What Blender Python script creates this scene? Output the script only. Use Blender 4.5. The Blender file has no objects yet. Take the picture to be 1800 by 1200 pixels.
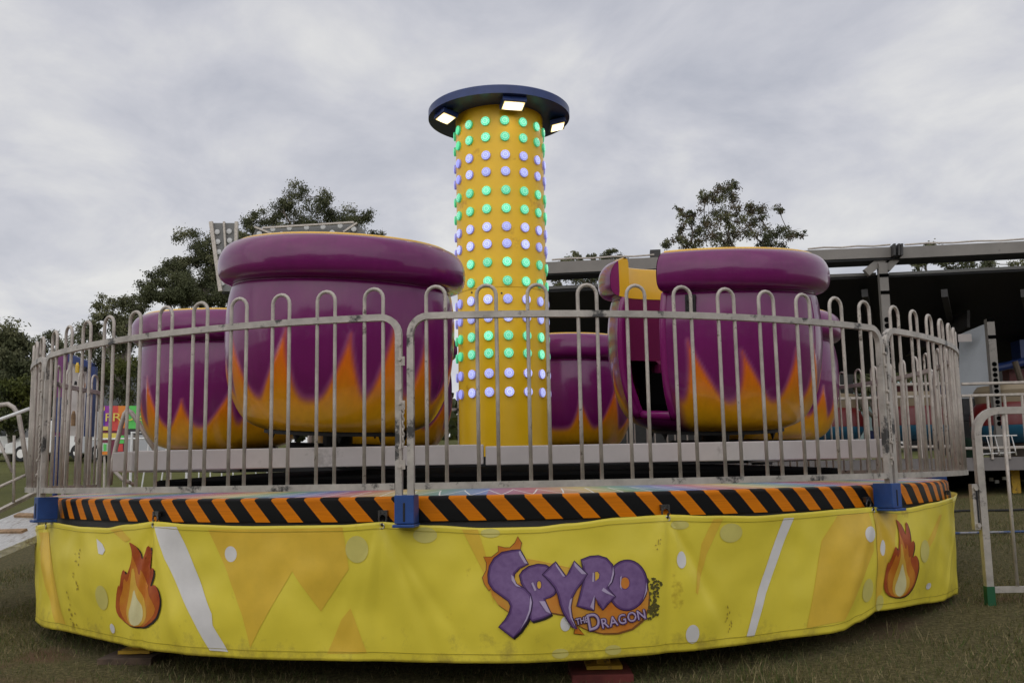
import bpy, bmesh, math, random
from mathutils import Vector, Matrix, geometry, noise
random.seed(7)
R_ = math.radians
sc = bpy.context.scene

# ------------------------------------------------------------------ camera
CAM = Vector((.138, -9.236, 1.2)); FPX = 1700.; PITCH = .134; ROLL = .0185
cd = bpy.data.cameras.new('camera'); cam = bpy.data.objects.new('camera', cd); sc.collection.objects.link(cam)
cd.sensor_width = 36; cd.lens = 34; cd.clip_end = 2000; cd.clip_start = .05
cam.matrix_world = Matrix.Translation(CAM) @ Matrix.Rotation(math.pi/2+PITCH, 4, 'X') @ Matrix.Rotation(-ROLL, 4, 'Z')
sc.camera = cam
# ------------------------------------------------------------------ sky and light
SUN_EL, SUN_AZ = R_(38), R_(205)
w = bpy.data.worlds.new('World'); sc.world = w; w.use_nodes = True
nt = w.node_tree; N = nt.nodes; L = nt.links; N.clear()
def wn(t, **k):
    n = N.new(t)
    for a, b in k.items(): setattr(n, a, b)
    return n
def wmath(op, a, b=None):
    n = wn('ShaderNodeMath', operation=op)
    for i, v in enumerate((a, b)):
        if v is None: continue
        if isinstance(v, (int, float)): n.inputs[i].default_value = v
        else: L.new(v, n.inputs[i])
    return n.outputs[0]
out = wn('ShaderNodeOutputWorld'); bg = wn('ShaderNodeBackground'); bg.inputs[1].default_value = .1
sky = wn('ShaderNodeTexSky', sky_type='NISHITA'); sky.sun_disc = False
sky.sun_elevation = SUN_EL; sky.sun_rotation = SUN_AZ
tc = wn('ShaderNodeTexCoord'); sep = wn('ShaderNodeSeparateXYZ'); L.new(tc.outputs['Generated'], sep.inputs[0])
zz = wmath('ADD', wmath('MAXIMUM', sep.outputs[2], 0.), .30)
comb = wn('ShaderNodeCombineXYZ')
L.new(wmath('DIVIDE', sep.outputs[0], zz), comb.inputs[0]); L.new(wmath('DIVIDE', sep.outputs[1], zz), comb.inputs[1])
mp = wn('ShaderNodeMapping'); mp.inputs['Rotation'].default_value = (0, 0, R_(-24)); mp.inputs['Scale'].default_value = (1.15, 1.05, 1); mp.inputs['Location'].default_value = (2.35, 4.1, .3)
L.new(comb.outputs[0], mp.inputs[0])
n1 = wn('ShaderNodeTexNoise'); n1.inputs['Scale'].default_value = 3.1; n1.inputs['Detail'].default_value = 10; n1.inputs['Roughness'].default_value = .58; n1.inputs['Distortion'].default_value = .35
n2 = wn('ShaderNodeTexNoise'); n2.inputs['Scale'].default_value = 1.05; n2.inputs['Detail'].default_value = 4
L.new(mp.outputs[0], n1.inputs[0]); L.new(mp.outputs[0], n2.inputs[0])
cm = wmath('ADD', wmath('MULTIPLY', n1.outputs[0], .5), wmath('MULTIPLY', n2.outputs[0], .5))
rp = wn('ShaderNodeValToRGB'); L.new(cm, rp.inputs[0])
e = rp.color_ramp.elements; e[0].position = .40; e[0].color = (.43, .445, .505, 1); e[1].position = .62; e[1].color = (.72, .715, .705, 1)
m_ = e.new(.5); m_.color = (.55, .555, .60, 1)
# the overcast is brighter and warmer near the horizon, and brighter on the side behind the camera
hz = wmath('POWER', wmath('SUBTRACT', 1., wmath('MINIMUM', wmath('MAXIMUM', sep.outputs[2], 0.), 1.)), 9.)
mixh = wn('ShaderNodeMixRGB'); L.new(wmath('MULTIPLY', hz, .4), mixh.inputs[0]); L.new(rp.outputs[0], mixh.inputs[1]); mixh.inputs[2].default_value = (.78, .76, .71, 1)
back = wmath('ADD', 1., wmath('MULTIPLY', wmath('MAXIMUM', wmath('MULTIPLY', sep.outputs[1], -1.), 0.), .85))
vm = wn('ShaderNodeVectorMath', operation='SCALE'); L.new(mixh.outputs[0], vm.inputs[0]); L.new(wmath('MULTIPLY', back, 10.4), vm.inputs['Scale'])
mx = wn('ShaderNodeMixRGB'); mx.inputs[0].default_value = .94; L.new(sky.outputs[0], mx.inputs[1]); L.new(vm.outputs[0], mx.inputs[2])
L.new(mx.outputs[0], bg.inputs[0]); L.new(bg.outputs[0], out.inputs[0])
sd = bpy.data.lights.new('sun', 'SUN'); sd.energy = .9; sd.angle = R_(120); sd.color = (1, .95, .88)
so = bpy.data.objects.new('sun', sd); sc.collection.objects.link(so)
so.rotation_euler = Vector((-math.sin(SUN_AZ)*math.cos(SUN_EL), -math.cos(SUN_AZ)*math.cos(SUN_EL), -math.sin(SUN_EL))).to_track_quat('-Z', 'Y').to_euler()
so.location = (-3, -8, 12)
vs = sc.view_settings; vs.view_transform = 'Standard'; vs.look = 'None'; vs.exposure = .08; vs.gamma = 1; vs.use_curve_mapping = False

# ------------------------------------------------------------------ survey helpers (a sight line from the camera station to a known plane, cylinder or the ground)
def ray(px, py):
    a, b = px-900., 600.-py
    x = (a*math.cos(ROLL)+b*math.sin(ROLL))/FPX; u = (-a*math.sin(ROLL)+b*math.cos(ROLL))/FPX
    return Vector((x, math.cos(PITCH)-u*math.sin(PITCH), math.sin(PITCH)+u*math.cos(PITCH)))
def at(px, py, Y):
    r = ray(px, py); return CAM + r*((Y-CAM.y)/r.y)
def oncyl(px, py, R):
    r = ray(px, py); a = r.x**2+r.y**2; b = 2*(CAM.x*r.x+CAM.y*r.y); c = CAM.x**2+CAM.y**2-R*R
    d = max(b*b-4*a*c, 0); t = (-b-d**.5)/(2*a); p = CAM+r*t
    return math.atan2(p.x, -p.y), p.z
def zg(x, y): return .03 + .055*(min(y, 60)+3.5) + .035*(x if x > 0 else 0)*min(1, max(0, (14-abs(x))/6))
def hit(px, py):
    r = ray(px, py); t = 1.
    while t < 200:
        p = CAM+r*t
        if p.z <= zg(p.x, p.y): return p
        t += .01
    return p

# ------------------------------------------------------------------ mesh helpers
class MB:
    def __init__(s): s.v = []; s.f = []; s.m = []; s.uv = {}
    def quad(s, pts, m=0):
        i = len(s.v); s.v += [Vector(p) for p in pts]; s.f.append(tuple(range(i, i+len(pts)))); s.m.append(m)
    def box(s, c, d, m=0, rz=0, M=None):
        M = M or Matrix.Rotation(rz, 3, 'Z'); c = Vector(c); i = len(s.v)
        for z in (-.5, .5):
            for x, y in ((-.5, -.5), (.5, -.5), (.5, .5), (-.5, .5)): s.v.append(c + M @ Vector((x*d[0], y*d[1], z*d[2])))
        for q in ((3, 2, 1, 0), (4, 5, 6, 7), (0, 1, 5, 4), (1, 2, 6, 5), (2, 3, 7, 6), (3, 0, 4, 7)): s.f.append(tuple(i+k for k in q)); s.m.append(m)
        return s
    def bar(s, a, b, wd, h, m=0, up=(0, 0, 1)):
        a, b = Vector(a), Vector(b); t = (b-a).normalized(); u = Vector(up); x = t.cross(u)
        if x.length < 1e-4: x = t.cross(Vector((1, 0, 0)))
        x.normalize(); u = x.cross(t)
        M = Matrix((t, x, u)).transposed()
        return s.box((a+b)/2, ((b-a).length, wd, h), m, M=M)
    def tube(s, path, r, n=8, m=0, refs=None, closed=False, cap=True, rot=0):
        P = [Vector(p) for p in path]; k = len(P); base = len(s.v); pb = None
        for j in range(k):
            if closed: t = (P[(j+1) % k]-P[j-1]).normalized()
            else: t = (P[min(j+1, k-1)]-P[max(j-1, 0)]).normalized()
            if refs: a = Vector(refs[j])
            elif pb is None:
                a = Vector((0, 0, 1)) if abs(t.z) < .9 else Vector((1, 0, 0))
            else: a = pb
            a = (a - t*a.dot(t)).normalized(); pb = a; b = t.cross(a)
            rr = r[j] if isinstance(r, (list, tuple)) else r
            for q in range(n):
                an = 2*math.pi*q/n+rot; s.v.append(P[j]+(a*math.cos(an)+b*math.sin(an))*rr)
        for j in range(k if closed else k-1):
            for q in range(n):
                q2 = (q+1) % n; j2 = (j+1) % k
                s.f.append((base+j*n+q, base+j*n+q2, base+j2*n+q2, base+j2*n+q)); s.m.append(m)
        if cap and not closed:
            s.f.append(tuple(base+q for q in reversed(range(n)))); s.m.append(m)
            s.f.append(tuple(base+(k-1)*n+q for q in range(n))); s.m.append(m)
        return s
    def sq(s, path, wd, refs, m=0): return s.tube(path, wd/2*2**.5, 4, m, refs, rot=math.pi/4)
    def lathe(s, prof, n=48, m=0, c=(0, 0, 0), a0=0, a1=2*math.pi):
        base = len(s.v); full = abs(a1-a0-2*math.pi) < 1e-6; cols = n if full else n+1
        for j in range(cols):
            a = a0+(a1-a0)*j/n
            for r, z in prof: s.v.append(Vector((c[0]+r*math.sin(a), c[1]-r*math.cos(a), c[2]+z)))
        k = len(prof)
        for j in range(n):
            j2 = (j+1) % cols
            for q in range(k-1):
                s.f.append((base+j*k+q, base+j2*k+q, base+j2*k+q+1, base+j*k+q+1)); s.m.append(m)
        return s
    def build(s, name, mats, parent=None, smooth=False, loc=None, bevel=0, uvf=None, solid=0):
        me = bpy.data.meshes.new(name); me.from_pydata([tuple(v) for v in s.v], [], s.f)
        for mt in (mats if isinstance(mats, (list, tuple)) else [mats]): me.materials.append(mt)
        me.polygons.foreach_set('material_index', s.m)
        if smooth:
            me.polygons.foreach_set('use_smooth', [True]*len(s.f))
        if uvf:
            uv = me.uv_layers.new(name='UVMap')
            for li in me.loops: uv.data[li.index].uv = uvf[li.vertex_index]
        me.update()
        o = bpy.data.objects.new(name, me); sc.collection.objects.link(o)
        if smooth == 'auto':
            for p in me.polygons: p.use_smooth = True
            me.set_sharp_from_angle(angle=R_(38))
        if parent: o.parent = parent
        if loc is not None: o.location = loc
        if bevel:
            b = o.modifiers.new('bevel', 'BEVEL'); b.width = bevel; b.segments = 2; b.limit_method = 'ANGLE'
        if solid:
            b = o.modifiers.new('solid', 'SOLIDIFY'); b.thickness = solid; b.offset = -1
        return o
def tag(o, label=None, cat=None, group=None, kind=None):
    if label: o['label'] = label
    if cat: o['category'] = cat
    if group: o['group'] = group
    if kind: o['kind'] = kind
    return o
def thing(name, loc, label, cat, group=None, rot=(0, 0, 0)):
    o = bpy.data.objects.new(name, None); sc.collection.objects.link(o); o.location = loc; o.rotation_euler = rot; o.empty_display_size = .1
    return tag(o, label, cat, group)
def copy_tree(o, parent=None):
    c = o.copy(); sc.collection.objects.link(c)
    if parent: c.parent = parent
    for ch in list(o.children): copy_tree(ch, c)
    return c

# ------------------------------------------------------------------ materials
def mat(name, col, rough=.5, metal=0., var=0., vscale=6., bump=0., bscale=40., coat=0., emit=None, estr=0., col2=None, dirt=None, dscale=9., dpos=.62, spec=.5):
    m = bpy.data.materials.new(name); m.use_nodes = True; t = m.node_tree; n = t.nodes; l = t.links; b = n['Principled BSDF']
    b.inputs['Roughness'].default_value = rough; b.inputs['Metallic'].default_value = metal; b.inputs['Base Color'].default_value = (*col, 1)
    b.inputs['Specular IOR Level'].default_value = spec
    if coat: b.inputs['Coat Weight'].default_value = coat; b.inputs['Coat Roughness'].default_value = .06
    if emit: b.inputs['Emission Color'].default_value = (*emit, 1); b.inputs['Emission Strength'].default_value = estr
    last = None
    if var or col2 or dirt or bump:
        tcn = n.new('ShaderNodeTexCoord')
    if var or col2:
        x = n.new('ShaderNodeTexNoise'); x.inputs['Scale'].default_value = vscale; x.inputs['Detail'].default_value = 6; x.inputs['Roughness'].default_value = .6; l.new(tcn.outputs['Object'], x.inputs[0])
        r = n.new('ShaderNodeValToRGB'); r.color_ramp.elements[0].position = .32; r.color_ramp.elements[1].position = .68
        lo = col2 if col2 else tuple(c*(1-var) for c in col); hi = col if col2 else tuple(min(1, c*(1+var)) for c in col)
        r.color_ramp.elements[0].color = (*lo, 1); r.color_ramp.elements[1].color = (*hi, 1); l.new(x.outputs[0], r.inputs[0]); last = r.outputs[0]
    if dirt:
        x = n.new('ShaderNodeTexNoise'); x.inputs['Scale'].default_value = dscale; x.inputs['Detail'].default_value = 5; x.inputs['Roughness'].default_value = .7; l.new(tcn.outputs['Object'], x.inputs[0])
        r = n.new('ShaderNodeValToRGB'); r.color_ramp.elements[0].position = dpos; r.color_ramp.elements[1].position = dpos+.07; l.new(x.outputs[0], r.inputs[0])
        mm = n.new('ShaderNodeMixRGB'); l.new(r.outputs[0], mm.inputs[0])
        if last: l.new(last, mm.inputs[1])
        else: mm.inputs[1].default_value = (*col, 1)
        mm.inputs[2].default_value = (*dirt, 1); last = mm.outputs[0]
    if last: l.new(last, b.inputs['Base Color'])
    if bump:
        x = n.new('ShaderNodeTexNoise'); x.inputs['Scale'].default_value = bscale; x.inputs['Detail'].default_value = 4; l.new(tcn.outputs['Object'], x.inputs[0])
        bp = n.new('ShaderNodeBump'); bp.inputs['Strength'].default_value = bump; bp.inputs['Distance'].default_value = .01; l.new(x.outputs[0], bp.inputs['Height']); l.new(bp.outputs[0], b.inputs['Normal'])
    return m
M = {}
M['galv'] = mat('galvanised_steel', (.45, .405, .355), .55, .25, var=.22, vscale=11, dirt=(.15, .125, .10), dscale=11, dpos=.62, bump=.15, bscale=60)
M['rail'] = mat('worn_rail', (.43, .395, .35), .5, .25, var=.22, vscale=8, dirt=(.06, .058, .055), dscale=5, dpos=.56, bump=.2, bscale=50)
M['alu'] = mat('dull_aluminium', (.46, .42, .40), .5, .2, var=.07, vscale=4, dirt=(.33, .30, .28), dscale=3, dpos=.6)
M['black'] = mat('black_paint', (.008, .008, .008), .6)
M['matblack'] = mat('matt_black', (.0025, .0025, .0025), 1., spec=.03)
M['darkgrey'] = mat('dark_grey', (.03, .03, .03), .6, var=.2)
M['blue'] = mat('blue_bracket_paint', (.018, .065, .24), .4, var=.15, vscale=12)
M['navy'] = mat('navy_paint', (.018, .04, .15), .38, var=.15, vscale=8)
M['yellow'] = mat('yellow_column_paint', (.97, .58, .008), .36, var=.05, vscale=3, dirt=(.70, .37, .008), dscale=2.2, dpos=.63)
M['lipyel'] = mat('yellow_gelcoat', (.80, .45, .025), .3, var=.04, coat=.3)
M['purple'] = mat('purple_gelcoat', (.205, .010, .122), .22, coat=.35, var=.04, vscale=2)
M['white'] = mat('white_paint', (.75, .75, .73), .4, var=.06)
M['chrome'] = mat('steel_fitting', (.55, .54, .52), .3, .9)
M['timber'] = mat('timber', (.30, .19, .10), .8, var=.3, vscale=18)
M['redtimber'] = mat('red_painted_timber', (.14, .025, .02), .8, var=.3, vscale=12)
M['jackyel'] = mat('yellow_jack_paint', (.55, .33, .02), .6, dirt=(.2, .11, .02), dscale=12, dpos=.55)
M['tread'] = mat('tread_plate', (.50, .49, .47), .4, .4, var=.25, vscale=30, bump=.9, bscale=55, dirt=(.30, .26, .22), dscale=6, dpos=.56)
M['green'] = mat('green_paint', (.01, .09, .035), .5)
M['rubber'] = mat('rubber', (.02, .02, .02), .85)

# ------------------------------------------------------------------ ground
def ground_mat():
    m = bpy.data.materials.new('grass_ground'); m.use_nodes = True; t = m.node_tree; n = t.nodes; l = t.links; b = n['Principled BSDF']; b.inputs['Roughness'].default_value = .95; b.inputs['Specular IOR Level'].default_value = .15
    g = n.new('ShaderNodeNewGeometry')
    def nz(s, d, r=.6):
        x = n.new('ShaderNodeTexNoise'); x.inputs['Scale'].default_value = s; x.inputs['Detail'].default_value = d; x.inputs['Roughness'].default_value = r; l.new(g.outputs['Position'], x.inputs[0]); return x.outputs[0]
    def ramp(i, *st):
        r = n.new('ShaderNodeValToRGB'); el = r.color_ramp.elements
        while len(el) < len(st): el.new(.5)
        for q, (p, c) in zip(el, st): q.position = p; q.color = (*c, 1)
        l.new(i, r.inputs[0]); return r.outputs[0]
    a = ramp(nz(38, 8, .75), (.3, (.036, .030, .015)), (.5, (.110, .096, .044)), (.72, (.25, .21, .10)))
    f = ramp(nz(.16, 3), (.35, (.08, .082, .025)), (.65, (.125, .128, .040)))
    p = ramp(nz(.9, 5), (.57, (0, 0, 0)), (.68, (1, 1, 1)))
    mm = n.new('ShaderNodeMixRGB'); l.new(p, mm.inputs[0]); l.new(a, mm.inputs[1]); mm.inputs[2].default_value = (.14, .085, .052, 1)
    # mown paddock further off is greener
    sx = n.new('ShaderNodeSeparateXYZ'); l.new(g.outputs['Position'], sx.inputs[0])
    mr = n.new('ShaderNodeMapRange'); mr.inputs[1].default_value = 3; mr.inputs[2].default_value = 10; l.new(sx.outputs[1], mr.inputs[0])
    m2 = n.new('ShaderNodeMixRGB'); l.new(mr.outputs[0], m2.inputs[0]); l.new(mm.outputs[0], m2.inputs[1]); l.new(f, m2.inputs[2])
    l.new(m2.outputs[0], b.inputs['Base Color'])
    bp = n.new('ShaderNodeBump'); bp.inputs['Strength'].default_value = .8; bp.inputs['Distance'].default_value = .03; l.new(nz(60, 5, .7), bp.inputs['Height']); l.new(bp.outputs[0], b.inputs['Normal'])
    return m
g = MB(); xs = [-400, -200, -100, -50, -30, -20]+[x*.5 for x in range(-28, 29)]+[16, 20, 30, 60, 120, 250, 400]; ys = [-60, -30, -15]+[y*.5 for y in range(-20, 41)]+[25, 30, 40, 50, 60, 90, 150, 300, 500]
for y in ys:
    for x in xs: g.v.append(Vector((x, y, zg(x, y)+(.025*noise.noise(Vector((x*.8, y*.8, 0))) if abs(x) < 14 and abs(y) < 20 else 0))))
for j in range(len(ys)-1):
    for i in range(len(xs)-1): a = j*len(xs)+i; g.f.append((a, a+1, a+1+len(xs), a+len(xs))); g.m.append(0)
GM = ground_mat()
tag(g.build('ground', GM, smooth=True), kind='structure')
# grass blades standing on the near ground
gb = MB(); gm = [mat('grass_blade_'+c, k, .9, spec=.1) for c, k in (('olive', (.11, .105, .038)), ('straw', (.27, .22, .115)), ('green', (.07, .10, .03)))]
rg = random.Random(3)
def blade(x, y, h, lean, wd, mi):
    z = zg(x, y)-.01; a = rg.uniform(0, 6.28); dx, dy = math.cos(a)*wd, math.sin(a)*wd; b = rg.uniform(0, 6.28); lx, ly = math.cos(b)*lean, math.sin(b)*lean
    i = len(gb.v); gb.v += [Vector((x-dx, y-dy, z)), Vector((x+dx, y+dy, z)), Vector((x+lx, y+ly, z+h))]; gb.f.append((i, i+1, i+2)); gb.m.append(mi)
cnt = 0
while cnt < 130000:
    y = -4.6+9.5*rg.random()**1.7; x = rg.uniform(-5.2, 7.4)
    if math.hypot(x, y) < 3.3: continue
    if noise.noise(Vector((x*1.3, y*1.3, 4))) > .33 and rg.random() < .75: continue
    h = rg.uniform(.02, .055); cnt += 1
    blade(x, y, h, rg.uniform(.01, .04), rg.uniform(.002, .004), rg.choices((0, 1, 2), (5, 2.2, 3))[0])
for k in range(12):
    cx, cy = rg.choice([(1.25, -3.75), (1.9, -3.5), (-3.2, -3.3), (2.6, -3.2), (1.6, -3.9)]); cx += rg.gauss(0, .25); cy += rg.gauss(0, .12)
    for q in range(14): blade(cx+rg.gauss(0, .03), cy+rg.gauss(0, .03), rg.uniform(.05, .14), rg.uniform(.02, .09), .003, rg.choice((0, 1, 2)))
tag(gb.build('grass', gm), 'short worn grass growing on the fairground', 'grass', kind='stuff')

# ------------------------------------------------------------------ trees
def leaf_mat(name, a, b):
    m = mat(name, a, .7, var=.0, col2=b, vscale=.9, spec=.2)
    return m
LM = [leaf_mat('gum_leaf_dark', (.090, .096, .042), (.034, .042, .019)), leaf_mat('gum_leaf_mid', (.165, .165, .082), (.065, .072, .036)), leaf_mat('gum_leaf_rust', (.11, .085, .05), (.05, .04, .022)), leaf_mat('leaf_green', (.10, .105, .02), (.03, .045, .012))]
BARK = mat('gum_bark', (.13, .11, .09), .9, var=.35, vscale=3)
def tree(name, clumps, Y, label, base, mats=(0, 1), dens=1., size=.115, limbs=True, group='trees beyond the fairground', yr=.55, cat='tree', droop=.8):
    rr = random.Random(hash(label) % 1000 if False else len(label)*31+len(clumps))
    pts = [(at(x, y, Y), r*(Y-CAM.y)/FPX) for x, y, r in clumps]
    b0 = at(base, 700, Y); bx, by = b0.x, Y; bz = zg(bx, by)
    t = thing(name, (bx, by, bz), label, cat, group)
    o = Vector((bx, by, bz)); c = MB()
    ymax = max(r for _, r in pts)
    cen = []
    for p, r in pts:
        cp = p.copy(); cp.y += rr.uniform(-1, 1)*ymax*1.6; cen.append((cp, r))
        # a clump is a handful of sub-tufts so that the sky shows between them
        sub = [(cp+Vector((rr.gauss(0, .6), rr.gauss(0, .6), rr.gauss(0, .48)))*r, r*rr.uniform(.34, .62)) for _ in range(9)]
        for sp, sr in sub:
            nl = int(dens*74*(sr/size)**1.35)+8
            mi = rr.choices(range(len(mats)), [3]+[2]*(len(mats)-1))[0]
            for _ in range(nl):
                d = Vector((rr.gauss(0, 1), rr.gauss(0, 1), rr.gauss(0, .8)))
                d = d*sr*.52
                q = sp+d-o; s = size*rr.uniform(.5, 1.15)
                u = Vector((rr.gauss(0, .6), rr.gauss(0, .6), -droop+rr.gauss(0, .5))).normalized(); v = u.cross(Vector((rr.gauss(0, 1), rr.gauss(0, 1), rr.gauss(0, .4)))).normalized()
                c.quad([q, q+u*s*.5+v*s*.24, q+u*s, q+u*s*.5-v*s*.24], mi)
    c.build('crown', [LM[i] for i in mats], t)
    k = MB(); top = sum((p for p, _ in cen), Vector())/len(cen); fork = Vector((bx, by, bz+(top.z-bz)*.45)); th = max(.12, (top.z-bz)*.028)
    k.tube([Vector((0, 0, -.2)), (fork-o)*.5+Vector((.1, 0, 0)), fork-o], [th*1.25, th, th*.85], 8)
    nodes = [(fork, th*.8)]
    for lead in rr.sample([p for p, _ in cen], min(4, len(cen))):
        e_ = fork.lerp(lead, .62)+Vector((0, 0, .08*(top.z-bz))); q_ = fork.lerp(e_, .5)+Vector((rr.gauss(0, .1), rr.gauss(0, .1), 0))
        k.tube([fork-o, q_-o, e_-o], [th*.7, th*.55, th*.4], 6); nodes += [(q_, th*.55), (e_, th*.4)]
    for p, r in sorted(cen, key=lambda c_: (c_[0]-fork).length):
        q, qr = min(nodes, key=lambda n_: (n_[0]-p).length+.3*(n_[0]-fork).length+max(0, n_[0].z-p.z)*.8); e_ = p+Vector((0, 0, r*.2))
        mid = q.lerp(e_, .5)+Vector((rr.gauss(0, .15), rr.gauss(0, .15), rr.uniform(-.25, .1)))*r; nr_ = max(qr*.62, th*.06)
        k.tube([q-o, mid-o, e_-o], [nr_*1.15, nr_*.95, nr_*.7], 5); nodes.append((e_, nr_))
        if limbs:
            for _ in range(3):
                tip = p+Vector((rr.gauss(0, .6), rr.gauss(0, .6), rr.uniform(0, .8)))*r; k.tube([mid-o, mid.lerp(tip, .6)-o+Vector((0, 0, .1*r)), tip-o], [nr_*.45, nr_*.3, nr_*.12], 4)
    k.build('trunk', BARK, t, smooth=True)
    return t
tree('gum_tree', [(540,357,21),(575,364,22),(505,374,21),(480,380,19),(612,384,22),(560,400,27),(520,410,27),(642,386,16),(655,408,16),(462,400,18),(448,410,14),(600,408,27),(655,418,14),(428,414,11),(540,426,32),(480,421,26),(520,382,27),(590,392,27),(560,416,32),(620,406,22),(500,406,27)], 38, 'largest dark gum tree, rising behind the tallest purple pot and lit ride frame', 560, dens=.8)
tree('gum_tree', [(348,432,22),(372,415,16),(328,462,24),(304,466,16),(356,476,26),(378,450,24),(338,500,20),(382,500,26),(402,428,20),(422,420,16),(420,455,26),(318,480,18),(390,470,26),(360,500,30),(320,500,20),(400,500,30),(370,450,28)], 34, 'airy gum tree just left of and behind the upright lamp column', 400, dens=.9)
tree('spreading_tree', [(262,508,18),(285,500,20),(310,503,22),(336,512,24),(362,522,24),(392,525,22),(280,522,18),(420,522,24),(345,535,22),(300,525,16)], 30, 'dark flat topped tree spreading above the leftmost purple pot', 330, mats=(0,), dens=1.2, size=.11)
tree('gum_tree', [(200,527,16),(220,532,18),(190,547,18),(210,562,22),(232,580,22),(178,582,14),(168,560,10),(215,602,24),(238,556,24),(245,530,14),(195,600,20)], 31, 'loose gum tree between the leftmost pot and the fence hoops', 225, mats=(1, 0), dens=.8, size=.115)
tree('bushy_tree', [(75,640,16),(85,655,24),(110,660,28),(130,670,30),(160,665,28),(190,660,24),(70,690,26),(110,700,30),(150,700,30),(130,588,16),(102,598,14),(150,582,16),(120,612,22),(160,612,22),(100,632,18),(140,640,24),(175,640,24),(205,635,24),(88,620,10)], 36, 'low bushy tree behind the white show board', 140, mats=(0, 1), dens=.9, size=.115)
tree('bushy_tree', [(222,655,24),(232,688,24),(205,665,14),(240,640,22),(215,690,12)], 26, 'small yellow green tree in front of the grey shed', 235, mats=(3, 0), dens=1.0, size=.11)
tree('dark_tree', [(8,588,18),(25,602,18),(0,612,26),(20,632,30),(45,642,20),(10,662,34),(42,668,28),(-30,600,36),(-40,650,44),(62,680,20),(15,600,14),(30,650,30),(55,655,22),(20,690,36),(60,705,24)], 42, 'dark tall tree at the far left edge of the showground', 0, mats=(0, 1), dens=1.2, size=.22)
tree('round_bush', [(15,684,20),(40,678,18),(4,702,22),(44,704,20),(25,715,24),(-20,700,26),(60,705,18),(20,735,24),(50,735,22)], 33, 'rounded yellow green bush under the far left tree', 20, mats=(3, 0), dens=1.4, size=.18, limbs=False, cat='bush')
tree('gum_tree', [(1298,314,10),(1285,326,13),(1264,336,14),(1250,346,15),(1290,342,14),(1234,352,10),(1260,366,17),(1220,372,11),(1204,386,12),(1196,366,7),(1240,386,16),(1275,386,17),(1300,372,15),(1322,366,12),(1342,366,16),(1346,382,15),(1364,372,8),(1310,396,16),(1220,402,15),(1245,412,19),(1280,416,19),(1320,416,19),(1355,411,15),(1380,409,15),(1400,411,9),(1198,398,8),(1190,422,14),(1172,430,10),(1215,430,17),(1375,430,12),(1260,430,16),(1340,432,16)], 30, 'open crowned gum tree rising behind the pot with the doorway', 1280, mats=(1, 0, 2), dens=.42, size=.11)
tree('gum_tree', [(1000,457,11),(1015,450,8),(1040,456,7),(1065,452,12),(1090,452,12),(1076,441,7),(985,470,8),(980,492,13),(1012,490,13),(1042,492,14),(1068,488,12),(1110,488,8),(1125,492,8)], 33, 'thin gum tree showing over the dark ride roof beside the yellow column', 1040, mats=(1, 0), dens=.75, size=.11)
tree('gum_tree', [(1640,433,11),(1600,466,10),(1625,458,12),(1660,462,13),(1700,460,13),(1740,462,13),(1782,468,11),(1680,470,12),(1720,475,10)], 33, 'gum tree peeping over the dark ride roof at the far right', 1680, mats=(1, 0), dens=.8, size=.11)
tree('bushy_tree', [(1490,655,22),(1530,660,24),(1570,660,22),(1510,690,22),(1550,690,22),(1610,650,24),(1640,670,24),(1590,690,20),(1470,680,16)], 24, 'dim olive bush seen under the dark ride roof', 1540, mats=(1, 0), dens=.9, size=.16, limbs=False, cat='bush')
# distant tree line across the back
for i, x in enumerate(range(-140, 1960, 42)):
    pass
tl = random.Random(5); tb = MB()
for k in range(9000):
    x = tl.uniform(-75, 60); y = tl.uniform(62, 78); h = 5.2+2.2*noise.noise(Vector((x*.12, 0, 0)))+1.2*noise.noise(Vector((x*.6, 3, 0))); z = zg(x, y)+tl.random()**.7*h
    s = tl.uniform(.35, .8); u = Vector((tl.gauss(0, 1), tl.gauss(0, 1), tl.gauss(0, 1))).normalized(); v = u.cross(Vector((tl.gauss(0, 1), tl.gauss(0, 1), .3))).normalized(); q = Vector((x, y, z))
    tb.quad([q-u*s, q+v*s*.6, q+u*s, q-v*s*.6], tl.choice((0, 0, 1)))
for k in range(7000):  # unseen tree line added behind the camera to darken reflections and front light
    x = tl.uniform(-60, 60); y = tl.uniform(-36, -30); h = 9+3*noise.noise(Vector((x*.1, 5, 0)))+2*noise.noise(Vector((x*.5, 8, 0))); z = zg(x, -33)+tl.random()*h
    s = tl.uniform(.5, 1.0); u = Vector((tl.gauss(0, 1), tl.gauss(0, 1), tl.gauss(0, 1))).normalized(); v = u.cross(Vector((tl.gauss(0, 1), tl.gauss(0, 1), .3))).normalized(); q = Vector((x, y, z))
    tb.quad([q-u*s, q+v*s*.6, q+u*s, q-v*s*.6], tl.choice((0, 0, 1)))
tag(tb.build('woodland_and_unseen_trees', [LM[0], LM[3]]), 'dark far off wood along the top of the paddock, with unseen light blocking trees added behind the camera', 'woodland', kind='stuff')

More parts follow.
